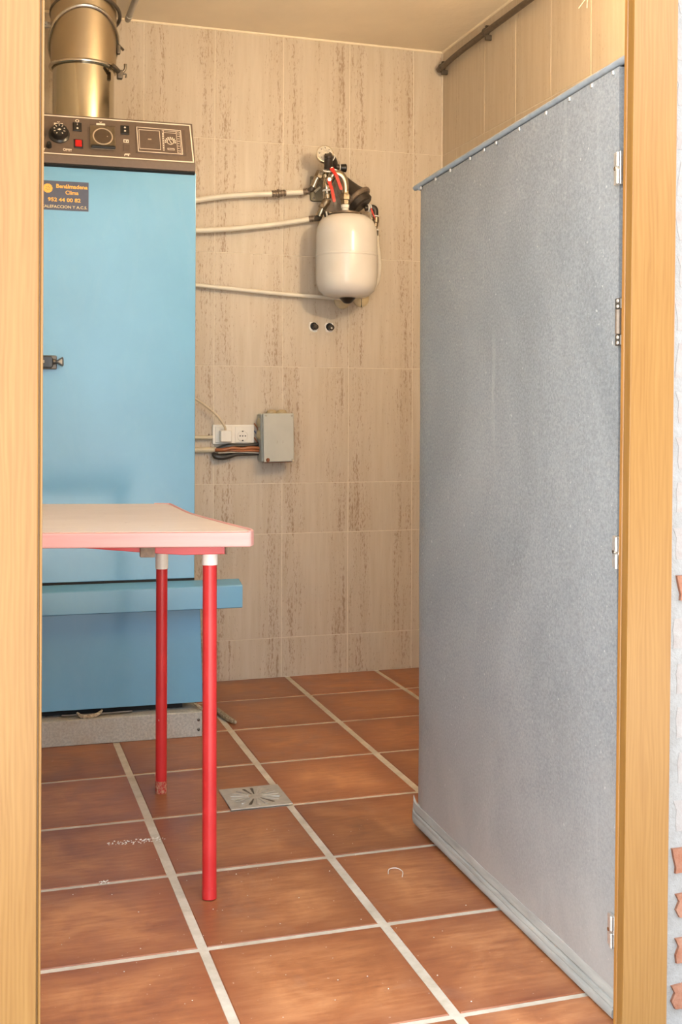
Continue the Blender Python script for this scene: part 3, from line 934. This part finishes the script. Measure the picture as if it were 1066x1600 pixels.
def leg(bx, by, tx, ty, ztop_, cap=.026):
    lg = MB().cyl((bx, by, 0.001), (tx, ty, ztop_), .0142, n=20, bev=.001).build('leg', 'red_paint', TB)
    MB().cyl((bx, by, 0.0008), (bx + (tx - bx) * .06, by + (ty - by) * .06, .032), .0147, .0143, n=20).build('leg_foot', 'red_worn' if by > 1 else 'red_paint', lg)
    d = Vector((tx - bx, ty - by, ztop_)).normalized()
    p = Vector((tx, ty, ztop_))
    MB().cyl(p - d * cap, p + d * .004, .0158, n=20, bev=.001).build('leg_cap', 'white_plastic', lg)
leg(-.2905, .550, -.2855, .585, .676)
leg(-.2850, 1.205, -.2895, 1.180, .686, .122)
k_ = [o for o in TB.children if o.name.startswith('leg')][-1]
MB().lathe([(.0052, 0), (.0045, .0006), (.0001, .0008)], (-.2902, 1.1860, .187), (-.25, -1, 0), 12, cap=False).build('paint_chip', 'cream_top', k_)
leg(-.890, .690, -.885, .70, .676)
leg(-.870, 1.33, -.872, 1.32, .676)
fr_ = MB().prism([(-.2565, .6735), (-.2565, .6915), (-.58, .6915), (-.530, .6870), (-.40, .6760), (-.34, .6720)], 'y', 0, .022, .001, 1)
fr_.xf(Matrix.Translation((-.2565, .562, 0)) @ Matrix.Rotation(R(-11.5), 4, 'Z') @ Matrix.Translation((.2565, 0, 0)))
fr_.build('front_rail', 'red_paint', TB)
MB().prism([(-.312, .60), (-.285, .585), (-.276, .62), (-.282, 1.17), (-.302, 1.18)], 'z', .6780, .6915, .003, 1).build('side_rail', 'red_paint', TB)
MB().prism([(-.88, .70), (-.86, .71), (-.85, 1.29), (-.872, 1.30)], 'z', .6780, .6915, .003, 1).build('side_rail', 'red_paint', TB)
MB().box((-.85, 1.18, .678), (-.31, 1.20, .6915), .003, 1).build('back_rail', 'red_paint', TB)
MB().box((-.2600, .556, .6735), (-.2560, .580, .6915), .001, 1).build('rail_end', 'brown_patch', TB)
MB().prism([(-.424, .580), (-.396, .574), (-.396, .585), (-.424, .591)], 'z', .6700, .6900, .001, 1).build('rail_patch', 'brown_patch', TB)

# ------------------------------------------------------------------ floor drain
FD = thing('floor_drain', 'square pale metal floor drain with radiating slots set among the tiles', 'floor drain', (-.069, 1.0975, 0))
MB().box((-.1455, 1.0215, .0008), (.0075, 1.1735, .0040), .0008, 1).build('drain_plate', 'drain_alu', FD)
for i in range(18):
    a_ = 2 * math.pi * i / 18 + .1
    d_ = Vector((math.cos(a_), math.sin(a_)))
    s = Vector((-d_.y, d_.x))
    c_ = Vector((-.069, 1.0975))
    r_a, r_b = .018, .060
    dark = i in (4, 5, 12, 15)
    q = [c_ + d_ * r_a - s * .0012, c_ + d_ * r_b - s * .0042, c_ + d_ * (r_b + .003), c_ + d_ * r_b + s * .0042, c_ + d_ * r_a + s * .0012]
    MB().prism([tuple(x) for x in q], 'z', .0036, .0044 if dark else .0062, 0 if dark else .0006, 1).build('drain_slot' if dark else 'drain_rib', 'dark_steel' if dark else 'drain_alu', FD)

# ------------------------------------------------------------------ plumbing on the back wall
EV = thing('expansion_vessel', 'white round expansion vessel hanging on the tiled back wall', 'expansion vessel', (.514, 2.19, 1.355))
VX, VY = .514, 2.19
pr = [(.0001, 1.356), (.045, 1.357), (.078, 1.364), (.098, 1.381), (.1065, 1.405), (.1085, 1.43), (.1088, 1.500), (.1100, 1.5015), (.1100, 1.5065), (.1088, 1.508), (.1082, 1.575), (.105, 1.602), (.094, 1.626), (.072, 1.643), (.040, 1.650), (.0001, 1.651)]
MB().lathe(pr, (VX, VY, 0), (0, 0, 1), 56, cap=False).build('tank', 'vessel_white', EV)
MB().lathe([(.030, 0), (.028, -.004), (.014, -.019), (.006, -.022), (.0001, -.022)], (VX + .004, VY, 1.3585), (0, 0, 1), 24, cap=False).build('valve_cap', 'black_plastic', EV)
MB().lathe([(.046, 0), (.050, .003), (.050, .007), (.046, .009), (.02, .0095)], (VX - .004, VY, 1.649), (0, 0, 1), 32).build('top_flange', 'brown_steel', EV)
MB().box((.452, 2.205, 1.652), (.575, 2.235, 1.662), .003).build('hanger_strap', 'dark_steel', EV)
MB().lathe([(.0001, 1.655), (.012, 1.655), (.012, 1.674), (.0145, 1.675), (.0145, 1.686), (.012, 1.687)], (VX - .003, 2.20, 0), (0, 0, 1), 20, cap=False).build('teflon_ring', 'teflon', EV)
MB().lathe([(.0135, 1.686), (.0150, 1.690), (.0150, 1.702), (.0185, 1.703), (.0195, 1.706), (.0195, 1.720), (.0185, 1.723), (.0150, 1.724), (.0140, 1.735)], (VX - .003, 2.20, 0), (0, 0, 1), 6).build('union_nut', 'old_brass', EV)
MB().tube([(.511, 2.200, 1.728), (.511, 2.201, 1.752), (.506, 2.203, 1.776), (.492, 2.206, 1.793), (.474, 2.21, 1.795), (.464, 2.215, 1.784), (.458, 2.23, 1.768)], [.0135, .0140, .0150, .0155, .0150, .0140, .0135], 18, 5).build('elbow_pipe', 'nickel', EV)

PG = thing('pressure_gauge', 'small round steel pressure gauge at the top of the pipework', 'pressure gauge', (.438, 2.22, 1.83))
ga = Vector((-.10, -1, .12))
MB().lathe([(.026, 0), (.029, .003), (.029, .020), (.0305, .022), (.0305, .026), (.0275, .0265)], (.4385, 2.225, 1.859), ga, 36).build('gauge_case', 'steel_band', PG)
MB().lathe([(.0272, 0), (.0272, .0006), (.0001, .0006)], Vector((.4385, 2.225, 1.859)) + ga.normalized() * .0262, ga, 32, cap=False).build('gauge_face', 'gauge_face', PG)
mk = MB()
for i in range(7):
    a_ = R(-135 + 45 * i)
    p = Vector((.4385, 2.225, 1.859)) + ga.normalized() * .0272 + Vector((math.sin(a_) * .020, 0, math.cos(a_) * .020))
    mk.box(p - Vector((.0012, .0006, .0022)), p + Vector((.0012, .0006, .0022)))
mk.box((.434, 2.1965, 1.861), (.452, 2.1975, 1.8625))
mk.build('gauge_marks', 'dark_steel', PG)

MF = thing('pipe_manifold', 'dark iron pipe manifold joining the valves below the pressure gauge', 'pipe fitting', (.46, 2.25, 1.78))
mb = MB()
mb.lathe([(.012, 0), (.0155, .002), (.0155, .010), (.013, .012)], (.4415, 2.175, 1.853), (.15, .3, -1), 16)
mb.tube([(.4415, 2.182, 1.858), (.446, 2.19, 1.838), (.449, 2.205, 1.812)], [.012, .0150, .0150], 14, 4)
mb.tube([(.446, 2.20, 1.858), (.462, 2.215, 1.852), (.477, 2.235, 1.838), (.487, 2.25, 1.824)], [.013, .0165, .0165, .014], 14, 4)
mb.tube([(.450, 2.22, 1.834), (.470, 2.235, 1.832), (.486, 2.245, 1.826)], .015, 14, 3)
mb.cyl((.484, 2.235, 1.826), (.505, 2.235, 1.8235), .0115, n=14, bev=.002)
mb.build('iron_tee', 'black_iron', MF)
MB().cyl((.503, 2.235, 1.8235), (.5255, 2.232, 1.8235), .0135, .0150, n=18, bev=.003).build('bleed_cap', 'black_plastic', MF)
rg = MB().ring((.4425, 2.184, 1.847), (.15, .3, -1), .0125, .0022, 20, 6).ring((.461, 2.214, 1.852), (1, .8, -.5), .0165, .0022, 20, 6).ring((.5000, 2.235, 1.824), (1, 0, 0), .0118, .0018, 18, 6)
rg.ring((.4495, 2.21, 1.806), (.1, .5, -1), .0155, .0028, 20, 6).ring((.476, 2.21, 1.807), (.4, 0, 1), .012, .0022, 18, 6)
rg.build('seal_rings', 'teflon', MF)
mb = MB()
mb.tube([(.434, 2.26, 1.803), (.425, 2.268, 1.783), (.415, 2.275, 1.757)], [.013, .0125, .0125], 14, 3)
mb.build('steel_branch', 'nickel', MF)
MB().lathe([(.012, 0), (.015, .002), (.015, .024), (.012, .026)], (.437, 2.255, 1.812), (-.35, .2, -1), 6).build('branch_nut', 'old_brass', MF)
MB().tube([(.415, 2.275, 1.757), (.409, 2.280, 1.749), (.402, 2.287, 1.746)], [.010, .010, .009], 12, 4).build('branch_elbow', 'dark_steel', MF)

# ball valves with red levers
def valve(label, pts, lev, pivot, nm='ball_valve'):
    t = thing(nm, label, 'valve', Vector(pts[-1]) - Vector((0, 0, .012)), 'red lever valves under the gauge')
    a_, b_ = Vector(pts[0]), Vector(pts[-1])
    L = (b_ - a_).length
    MB().lathe([(.010, 0), (.0125, .001), (.0125, L * .16), (.0105, L * .18), (.0145, L * .36), (.0155, L * .5), (.0145, L * .64), (.0105, L * .8), (.0125, L * .82), (.0125, L - .001), (.010, L)], a_, b_ - a_, 16).build('valve_body', 'nickel', t)
    lv = MB()
    d0 = [Vector(p) for p in lev]
    for i in range(len(d0) - 1):
        p, q = d0[i], d0[i + 1]
        e = (q - p).normalized()
        s = Vector((e.z, 0, -e.x)).normalized() * (.0055 if i else .0072)
        f = Vector((0, .0018, 0))
        bm_ = bmesh.new()
        vv = [bm_.verts.new(x) for x in (p - s - f, p + s - f, q + s - f, q - s - f, p - s + f, p + s + f, q + s + f, q - s + f)]
        for fc in ((0, 1, 2, 3), (7, 6, 5, 4), (0, 4, 5, 1), (1, 5, 6, 2), (2, 6, 7, 3), (3, 7, 4, 0)):
            bm_.faces.new([vv[j] for j in fc])
        bmesh.ops.recalc_face_normals(bm_, faces=bm_.faces)
        lv.add(bm_)
    lv.cyl(d0[-1] + Vector((0, -.002, 0)), d0[-1] + Vector((0, .002, 0)), .0056, n=12)
    lv.build('lever', 'red_lever', t)
    MB().cyl(Vector(pivot) - Vector((0, .012, 0)), Vector(pivot) + Vector((0, .022, 0)), .0045, n=12).cyl(Vector(pivot) - Vector((0, .010, 0)), Vector(pivot) - Vector((0, .004, 0)), .0070, n=6).build('lever_nut', 'zinc_bright', t)
    return t
va = valve('ball valve with the longer lower red lever, left of the nickel elbow', [(.4505, 2.245, 1.800), (.4600, 2.245, 1.712)], [(.4515, 2.203, 1.776), (.4535, 2.200, 1.758), (.4600, 2.195, 1.738), (.4668, 2.190, 1.697)], (.4520, 2.208, 1.7725))
MB().ring((.4575, 2.245, 1.742), (.1, 0, -1), .0138, .0032, 20, 6).build('seal_ring', 'teflon', va)
vb = valve('ball valve with the shorter upper red lever bent over the nickel elbow', [(.456, 2.262, 1.822), (.470, 2.262, 1.778)], [(.4565, 2.190, 1.812), (.4610, 2.186, 1.800), (.4710, 2.180, 1.785), (.4805, 2.178, 1.758), (.4885, 2.180, 1.739)], (.4575, 2.20, 1.8085))
# lower return fitting
RF = thing('return_fitting', 'worn brass return fitting between the lower white pipe and the valves', 'pipe fitting', (.445, 2.26, 1.65))
MB().tube([(.4605, 2.25, 1.712), (.4560, 2.253, 1.700), (.4500, 2.256, 1.690)], [.0135, .016, .015], 14, 4).lathe([(.013, 0), (.016, .002), (.016, .013), (.013, .015)], (.449, 2.256, 1.692), (-.45, .1, -1), 6).build('return_nut', 'old_brass', RF)
MB().tube([(.447, 2.258, 1.684), (.440, 2.264, 1.666), (.437, 2.268, 1.654)], [.0125, .0125, .012], 14, 3).build('return_tube', 'nickel', RF)
MB().tube([(.437, 2.268, 1.656), (.436, 2.28, 1.649), (.428, 2.290, 1.648)], [.0115, .012, .010], 12, 4).build('return_elbow', 'dark_steel', RF)
MB().tube([(.452, 2.25, 1.665), (.456, 2.24, 1.652), (.462, 2.235, 1.648)], [.008, .010, .009], 12, 4).cyl((.458, 2.235, 1.650), (.478, 2.225, 1.655), .012, n=12).build('side_union', 'black_iron', RF)
MB().ring((.4515, 2.228, 1.652), (1, -.3, .2), .0110, .0028, 18, 6).build('seal_ring', 'teflon', RF)

# black pump behind the vessel
PU = thing('circulation_pump', 'dark cone shaped circulation pump behind the white vessel', 'pump', (.565, 2.27, 1.66))
ax = Vector((.55, -.30, -.78))
o0 = Vector((.522, 2.285, 1.795))
MB().lathe([(.016, -.01), (.020, 0), (.026, .03), (.036, .065), (.047, .085)], o0, ax, 28).build('pump_cone', 'black_iron', PU)
MB().lathe([(.047, .083), (.0555, .086), (.0575, .090), (.0570, .098), (.053, .102), (.046, .103)], o0, ax, 36).build('pump_disc', 'brown_steel', PU)
MB().lathe([(.045, .101), (.045, .122), (.038, .128)], o0, ax, 28).build('pump_body', 'black_iron', PU)
MB().tube([(.500, 2.26, 1.822), (.512, 2.272, 1.812), (.524, 2.284, 1.792)], [.013, .016, .017], 14, 4).build('pump_neck', 'black_iron', PU)

# safety branch and hose right of the vessel
SH = thing('drain_hose', 'white drain hose with black elbow hanging right of the white vessel', 'hose', (.64, 2.26, 1.37))
MB().tube([(.605, 2.262, 1.690), (.622, 2.260, 1.692), (.636, 2.258, 1.6915), (.642, 2.257, 1.684), (.6425, 2.257, 1.662)], [.0105, .0105, .0120, .0125, .0120], 14, 5).build('black_elbow', 'black_iron', SH)
MB().ring((.6175, 2.26, 1.691), (1, 0, 0), .0115, .0032, 20, 6).ring((.6250, 2.26, 1.691), (1, 0, 0), .0118, .0030, 20, 6).ring((.6430, 2.257, 1.6625), (0, 0, 1), .0115, .0030, 20, 6).build('seal_rings', 'teflon', SH)
MB().lathe([(.0095, 0), (.012, -.002), (.0125, -.020), (.0095, -.022), (.0095, -.034), (.0075, -.036), (.0075, -.052)], (.6465, 2.257, 1.660), (.06, 0, 1), 16).build('relief_valve', 'old_brass', SH)
MB().ring((.6490, 2.257, 1.613), (0, 0, 1), .0075, .0026, 18, 6).build('hose_ring', 'teflon', SH)
MB().cyl((.6490, 2.257, 1.612), (.6492, 2.257, 1.582), .0068, .0055, n=12).build('hose_tail', 'dark_steel', SH)
MB().tube([(.6492, 2.257, 1.592), (.6530, 2.26, 1.560), (.6600, 2.265, 1.520), (.6640, 2.27, 1.478), (.6615, 2.28, 1.435), (.6500, 2.295, 1.405), (.6320, 2.312, 1.385), (.6120, 2.332, 1.376)], .0085, 12, 6).build('hose_tube', 'pipe_white', SH)
MB().prism([(.6265, 1.598 + .066), (.6180, 1.686), (.6235, 1.688), (.6400, 1.645)], 'y', 2.236, 2.241, .001, 1).build('red_tab', 'red_lever', SH)

# white pipes
def white_pipe(label, pts, r, fit):
    t = thing('heating_pipe', label, 'pipe', Vector(pts[0]) - Vector((0, 0, r)), 'white pipes on the back wall')
    MB().tube(pts, r, 14, 6).build('pipe_run', 'pipe_white', t)
    for a_, b_, n_ in fit:
        a_, b_ = Vector(a_), Vector(b_)
        L = (b_ - a_).length
        k = MB().cyl(a_, b_, r * 1.02, n=14)
        d = (b_ - a_).normalized()
        for i in range(n_):
            c_ = a_ + (b_ - a_) * ((i + .5) / n_)
            k.cyl(c_ - d * L * .3 / n_, c_ + d * L * .3 / n_, r * (1.55 if (n_ == 5 and i == 2) else 1.22), n=16, bev=.0008)
        k.build('pipe_coupling', 'brown_steel', t)
white_pipe('uppermost white pipe with a ribbed coupling, running from the boiler to the gauge group',
           [(-.16, 2.297, 1.655), (-.05, 2.297, 1.679), (0, 2.297, 1.6897), (.0751, 2.297, 1.7047), (.1695, 2.297, 1.7182), (.2692, 2.297, 1.728), (.3186, 2.297, 1.7338), (.3845, 2.297, 1.7415), (.404, 2.290, 1.7440)], .0100,
           [((.2670, 2.297, 1.7278), (.3190, 2.297, 1.7338), 5), ((.3835, 2.295, 1.7413), (.4060, 2.289, 1.7445), 3)])
white_pipe('middle white pipe curving up to the return fitting at the vessel top',
           [(-.16, 2.297, 1.577), (-.04, 2.297, 1.581), (0, 2.297, 1.5839), (.1227, 2.297, 1.5962), (.2658, 2.297, 1.6176), (.3531, 2.297, 1.634), (.407, 2.297, 1.6455), (.4290, 2.291, 1.6490)], .0095,
           [((.4050, 2.2955, 1.6450), (.4300, 2.291, 1.6490), 3)])
white_pipe('lowest white pipe sloping down to the rosette under the vessel',
           [(-.16, 2.312, 1.408), (-.04, 2.312, 1.3985), (.004, 2.312, 1.3954), (.1684, 2.312, 1.3844), (.3323, 2.312, 1.3742), (.4517, 2.312, 1.3695), (.520, 2.315, 1.3675), (.541, 2.334, 1.367)], .0072, [])
for x, z, lab in ((.545, 1.3625, 'cream wall rosette left of the black vessel cap'), (.6165, 1.3715, 'cream split wall rosette right of the black vessel cap')):
    mb = MB().lathe([(.032, 0), (.031, .004), (.022, .009), (.010, .010)], (x, YB, z), (0, -1, 0), 28)
    o = mb.build('wall_rosette', 'rosette_cream')
    tag(o, lab, 'pipe rosette', 'pipe rosettes under the vessel')
    if x > .6:
        MB().box((x - .0010, YB - .0108, z - .032), (x + .0010, YB - .001, z + .008)).build('rosette_split', 'dark_gap', o)

# mounting plate behind the valves
WP = thing('mounting_plate', 'grey green steel mounting plate on the wall behind the red levers', 'bracket', (.443, YB, 1.716))
MB().prism([(.4200, 1.8060), (.447, 1.8065), (.4660, 1.790), (.4660, 1.7175), (.4270, 1.7165), (.4200, 1.7210)], 'y', 2.322, YB - .0006, .0025).build('plate', 'bracket_grey', WP)
for x, z in ((.4275, 1.797), (.4300, 1.7260)):
    MB().lathe([(.0045, 0), (.004, .003), (.001, .004)], (x, 2.322, z), (0, -1, 0), 10).build('screw', 'dark_steel', WP)
MB().tube([(.452, 2.318, 1.765), (.441, 2.312, 1.756), (.432, 2.314, 1.748)], .005, 8, 4).build('earth_strap', 'tube_cream', WP)

# ------------------------------------------------------------------ electrics
JB = thing('junction_box', 'grey rectangular junction box with a rusty lid screw on the tiles', 'junction box', (.286, YB, .775))
tl = Matrix.Translation((.286, 0, .862)) @ Matrix.Rotation(R(-1.0), 4, 'Y') @ Matrix.Translation((-.286, 0, -.862))
MB().box((.2275, 2.272, .7765), (.3410, YB - .0006, .9480), .006, 3).xf(tl).build('box_base', 'box_grey', JB)
MB().box((.2310, 2.256, .7770), (.3435, 2.273, .9490), .005, 3).xf(tl).build('box_lid', 'box_grey', JB)
for x, z, mt in ((.2405, .9410, 'pipe_grey'), (.3345, .9405, 'pipe_grey'), (.3360, .7850, 'pipe_grey')):
    MB().lathe([(.0038, 0), (.0034, .0014), (.001, .002)], (x, 2.2562, z), (0, -1, 0), 12).build('lid_screw', mt, JB)
MB().lathe([(.0075, 0), (.0062, .002), (.001, .003)], (.2480, 2.2562, .7845), (0, -1, 0), 9).build('rusty_screw', 'rust', JB)
MB().prism([(.232, .7765), (.240, .7735), (.335, .7755), (.3425, .783), (.3445, .800), (.3425, .800), (.3405, .785), (.333, .7780), (.24, .7762)], 'y', 2.262, 2.272).build('rust_edge', 'rust', JB)
for x, z, ax_ in ((.2725, .9545, 0), (.3095, .9545, 0), (.2265, .9150, 1), (.2255, .8720, 1)):
    d_ = Vector((0, 0, 1)) if ax_ == 0 else Vector((-1, 0, 0))
    MB().lathe([(.0185, -.006), (.0180, .001), (.014, .0050), (.006, .0068), (.0001, .007)], (x, 2.304, z), d_, 20, cap=False).build('cable_gland', 'knockout', JB)
for x in (.2795, .2995):
    MB().tube([(x, 2.2556, .843), (x + .003, 2.2556, .847), (x + .002, 2.2556, .853)], .0009, 6, 3).build('lid_mark', 'pipe_grey', JB)

SO = thing('power_socket', 'white double frame with a round earthed socket in its right half', 'socket', (.1395, YB, .838))
fr = MB().box((.0645, 2.3270, .8385), (.2148, YB - .0006, .9075), .0025, 2).build('frame_plate', 'socket_white', SO)
for x0, x1 in ((.0735, .1335), (.1445, .2050)):
    MB().box((x0, 2.3245, .8440), (x1, 2.3275, .9015), .0012, 1).build('insert', 'socket_white', SO)
MB().lathe([(.0195, 0), (.0195, .0015), (.0185, .0022), (.0172, .0008), (.0001, .0006)], (.1722, 2.3245, .8678), (0, -1, 0), 32, cap=False).build('socket_well', 'socket_white', SO)
hb = MB()
for dx in (-.0095, 0, .0095):
    hb.cyl((.1722 + dx, 2.3240, .8678), (.1722 + dx, 2.3222, .8678), .0024, n=12)
for dz in (-.0165, .0165):
    hb.box((.1695, 2.3222, .8678 + dz - .0022), (.1749, 2.3245, .8678 + dz + .0022), .0006, 1)
hb.build('socket_holes', 'black_plastic', SO)
PL = thing('power_plug', 'cream square plug with its cable in the left half of the frame', 'plug', (.1065, 2.324, .847))
MB().box((.0865, 2.292, .8470), (.1268, 2.3238, .8880), .004, 3).build('plug_body', 'socket_white', PL)
MB().tube([(.106, 2.304, .8860), (.1030, 2.300, .900), (.0930, 2.300, .9160), (.0720, 2.300, .9425), (.0370, 2.300, .9720), (0, 2.300, .9965), (-.06, 2.30, 1.03), (-.14, 2.29, 1.06)], .0042, 10, 6).build('plug_cable', 'cable_cream', PL)
for z, x1, lab, r in ((.8628, .0635, 'upper cream conduit tube entering the double socket frame', .0072), (.8189, .0770, 'lower cream conduit tube ending at the bare wires', .0098)):
    o = MB().cyl((-.16, 2.3235, z), (x1, 2.3235, z), r, n=18).build('conduit_tube', 'tube_cream')
    tag(o, lab, 'conduit', 'cream conduit tubes by the socket')
MB_ = MB().prism([(.047, .8700), (.053, .8700), (.0525, .8745), (.050, .8770)], 'y', 2.318, 2.324, .001, 1)
tag(MB_.build('wall_clip', 'brown_patch'), 'tiny brown clip on the upper cream conduit tube', 'clip')
def cable(label, pts, r, mat):
    tag(MB().tube(pts, r, 10, 6).build('cable', mat), label, 'cable', 'bare cables below the socket')
cable('upper black cable bulging below the white double socket', [(.070, 2.322, .8205), (.095, 2.318, .826), (.123, 2.313, .8325), (.150, 2.313, .8340), (.185, 2.314, .8345), (.2280, 2.318, .8385)], [.005, .008, .0098, .0085, .0075, .0070], 'cable_black')
cable('brown cable running between the two black cables', [(.072, 2.314, .8185), (.100, 2.303, .8200), (.135, 2.302, .8255), (.165, 2.303, .8225), (.195, 2.303, .8265), (.2280, 2.306, .8240)], [.006, .0068, .0062, .0058, .0060, .0062], 'cable_brown')
cable('thin orange-brown wire under the brown cable at the box', [(.085, 2.312, .8150), (.120, 2.304, .8180), (.155, 2.301, .8155), (.190, 2.303, .8165), (.2280, 2.306, .8145)], .0040, 'cable_brown')
cable('lowest thick black cable sagging under the wires', [(.066, 2.322, .8080), (.074, 2.314, .7965), (.098, 2.312, .7935), (.122, 2.313, .7975), (.150, 2.314, .8045), (.190, 2.316, .8050), (.2285, 2.318, .8060)], [.006, .0105, .0108, .0100, .0080, .0072, .0070], 'cable_black')
cable('thin grey cable lying along the lowest black cable', [(.080, 2.305, .8085), (.115, 2.303, .8100), (.150, 2.304, .8110), (.190, 2.306, .8100), (.2280, 2.31, .8080)], .0030, 'pipe_grey')
for k, (x, z, mt, lab) in enumerate(((.2185, .900, 'cable_brown', 'brown wire looping out beside the socket frame'), (.2190, .874, 'cable_blue', 'bluish wire at the right edge of the socket frame'), (.2180, .850, 'cable_brown', 'short brown wire below the bluish one'))):
    tag(MB().tube([(x - .003, 2.330, z + .012), (x + .004, 2.322, z), (x + .010, 2.322, z - .012)], .0026, 8, 4).build('loose_wire', mt), lab, 'wire')

# two capped pipe ends in rough holes
for x, z, lab, q in ((.4358, 1.2642, 'left capped pipe end in a rough hole under the vessel', 0), (.4953, 1.2630, 'right capped pipe end in a rough hole, with a pale tip', 1)):
    t = thing('pipe_stub', lab, 'pipe stub', (x, YB, z - .02), 'capped pipe ends in the wall')
    pts = []
    for i in range(14):
        a_ = 2 * math.pi * i / 14
        s = 1 / max(abs(math.cos(a_)), abs(math.sin(a_))) ** .7
        r_ = .0170 * s * random.uniform(.86, 1.1)
        pts.append((x + math.cos(a_) * r_, z - .002 + math.sin(a_) * r_ * 1.05))
    MB().prism(pts, 'y', YB - .0022, YB + .0004).build('mortar_patch', 'hole_rim', t)
    MB().lathe([(.0140, 0), (.0138, .002), (.0120, .003)], (x + .001, YB - .002, z + .001), (0, -1, 0), 11).build('dark_hole', 'dark_gap', t)
    MB().lathe([(.0105, 0), (.0110, .004), (.0105, .016), (.0075, .019), (.004, .020)], (x + .003, YB - .003, z - .001), (.05, -1, -.1), 16).build('pipe_cap', 'black_iron', t)
    if q:
        MB().lathe([(.0034, 0), (.0030, .002), (.001, .003)], (x + .0025, YB - .023, z - .005), (0, -1, -.2), 10).build('cap_tip', 'teflon', t)

# brown conduit along the top of the right wall
CO = thing('wall_conduit', 'dark brown steel conduit clipped high on the right wall', 'conduit', (.915, 1.0, 2.22))
MB().tube([(.928, 2.312, 2.238), (.918, 2.306, 2.2350), (.915, 2.29, 2.235), (.915, 1.89, 2.246), (.915, .2, 2.243)], .0100, 14, 4).build('conduit_run', 'conduit_brown', CO)
for y, z in ((1.905, 2.2460), (2.290, 2.2350), (.9, 2.2450)):
    MB().ring((.915, y, z), (0, 1, 0), .0120, .0030, 20, 6).box((.914, y - .005, z - .026), (.9365, y + .005, z - .009), .001, 1).box((.914, y - .005, z + .009), (.9365, y + .005, z + .023), .001, 1).build('pipe_clip', 'dark_steel', CO)
MB().cyl((.915, 2.304, 2.2200), (.915, 2.304, 2.2330), .006, n=10).build('end_drip', 'dark_steel', CO)
# loose white wire ends at a joint of the right wall
LW = thing('wire_ends', 'thin white wire ends sticking out high on the right wall', 'wire', (.93, 1.25, 2.12))
MB().tube([(.934, 1.243, 2.165), (.925, 1.245, 2.140), (.918, 1.258, 2.125), (.915, 1.268, 2.117)], .0012, 6, 5).build('wire_end', 'pipe_white', LW)
MB().tube([(.934, 1.243, 2.165), (.928, 1.236, 2.150), (.924, 1.236, 2.125), (.926, 1.240, 2.110)], .0010, 6, 5).build('wire_end', 'pipe_white', LW)
# grey pipe under the ceiling, top left
tag(MB().tube([(-.243, 2.235, 2.285), (-.243, 2.20, 2.289), (-.243, 1.2, 2.289)], .0105, 14, 3).build('ceiling_pipe', 'pipe_grey'), 'grey plastic pipe under the ceiling beside the flue', 'pipe')

# ------------------------------------------------------------------ small things on the floor
tag(MB().tube([(-.020, 1.985, .020), (-.010, 1.955, .012), (.000, 1.908, .0095), (.008, 1.85, .0090), (.016, 1.80, .0085), (.028, 1.765, .007)], [.007, .0088, .009, .0092, .0088, .005], 10, 6).build('rope_end', 'rope'),
    'frayed end of sealing rope lying on the floor beside the boiler base', 'rope')
cb = MB()
rnd = random.Random(3)
for i in range(90):
    x = -.450 + rnd.random() * .125
    y = .888 + (x + .45) * .03 + rnd.gauss(0, .007)
    s = rnd.uniform(.0008, .0024)
    cb.lathe([(s, 0), (s * .7, s * .6), (s * .1, s * .8)], (x, y, .0005), (0, 0, 1), 5)
for i in range(16):
    x, y = -.4805 + rnd.gauss(0, .006), .688 + rnd.gauss(0, .004)
    s = rnd.uniform(.0008, .0022)
    cb.lathe([(s, 0), (s * .7, s * .6), (s * .1, s * .8)], (x, y, .0005), (0, 0, 1), 5)
for i in range(70):
    x, y = rnd.uniform(-.6, .2), rnd.uniform(.0, .9)
    s = rnd.uniform(.0006, .0014)
    cb.lathe([(s, 0), (s * .7, s * .6), (s * .1, s * .8)], (x, y, .0005), (0, 0, 1), 5)
tag(cb.build('plaster_crumbs', 'dust_white'), 'white plaster crumbs scattered on the floor tiles', 'crumbs', kind='stuff')
tag(MB().tube([(.085, .556, .0015), (.094, .575, .003), (.112, .580, .0015), (.118, .560, .0012), (.108, .535, .001)], .0009, 6, 5).build('thread', 'dust_white'), 'short white thread lying on a tile near the grey door', 'thread')

# ------------------------------------------------------------------ unseen warm lamp, with a bowl added to cut its downward light
CL = thing('unseen_lamp', 'unseen warm bulb in an upturned white bowl added behind the grey door', 'lamp', (.68, .30, 1.80))
MB().cyl((.68, .30, 2.306), (.68, .30, 2.285), .045, .03, n=24).build('ceiling_rose', 'white_plastic', CL)
MB().cyl((.68, .30, 2.29), (.68, .30, 1.97), .003, n=8).build('cord', 'black_plastic', CL)
MB().lathe([(.012, 1.98), (.019, 1.97), (.019, 1.95), (.016, 1.945)], (.68, .30, 0), (0, 0, 1), 20).build('bulb_holder', 'black_plastic', CL)
MB().lathe([(.012, 1.805), (.06, 1.810), (.10, 1.828), (.115, 1.845), (.1135, 1.8455), (.098, 1.831), (.06, 1.814), (.012, 1.810)], (.68, .30, 0), (0, 0, 1), 32).build('cutoff_bowl', 'white_plastic', CL)
for k in range(3):
    a_ = 2 * math.pi * k / 3
    MB().cyl((.68 + .112 * math.cos(a_), .30 + .112 * math.sin(a_), 1.845), (.68 + .017 * math.cos(a_), .30 + .017 * math.sin(a_), 1.96), .001, n=6).build('bowl_wire', 'steel_band', CL)
ld = bpy.data.lights.new('bulb', 'POINT')
ld.energy = LAMP_W; ld.color = (1.0, 0.78, 0.50); ld.shadow_soft_size = 0.08
lo = bpy.data.objects.new('bulb', ld)
lo.parent = CL; lo.location = (0, 0, .085); COL.objects.link(lo)
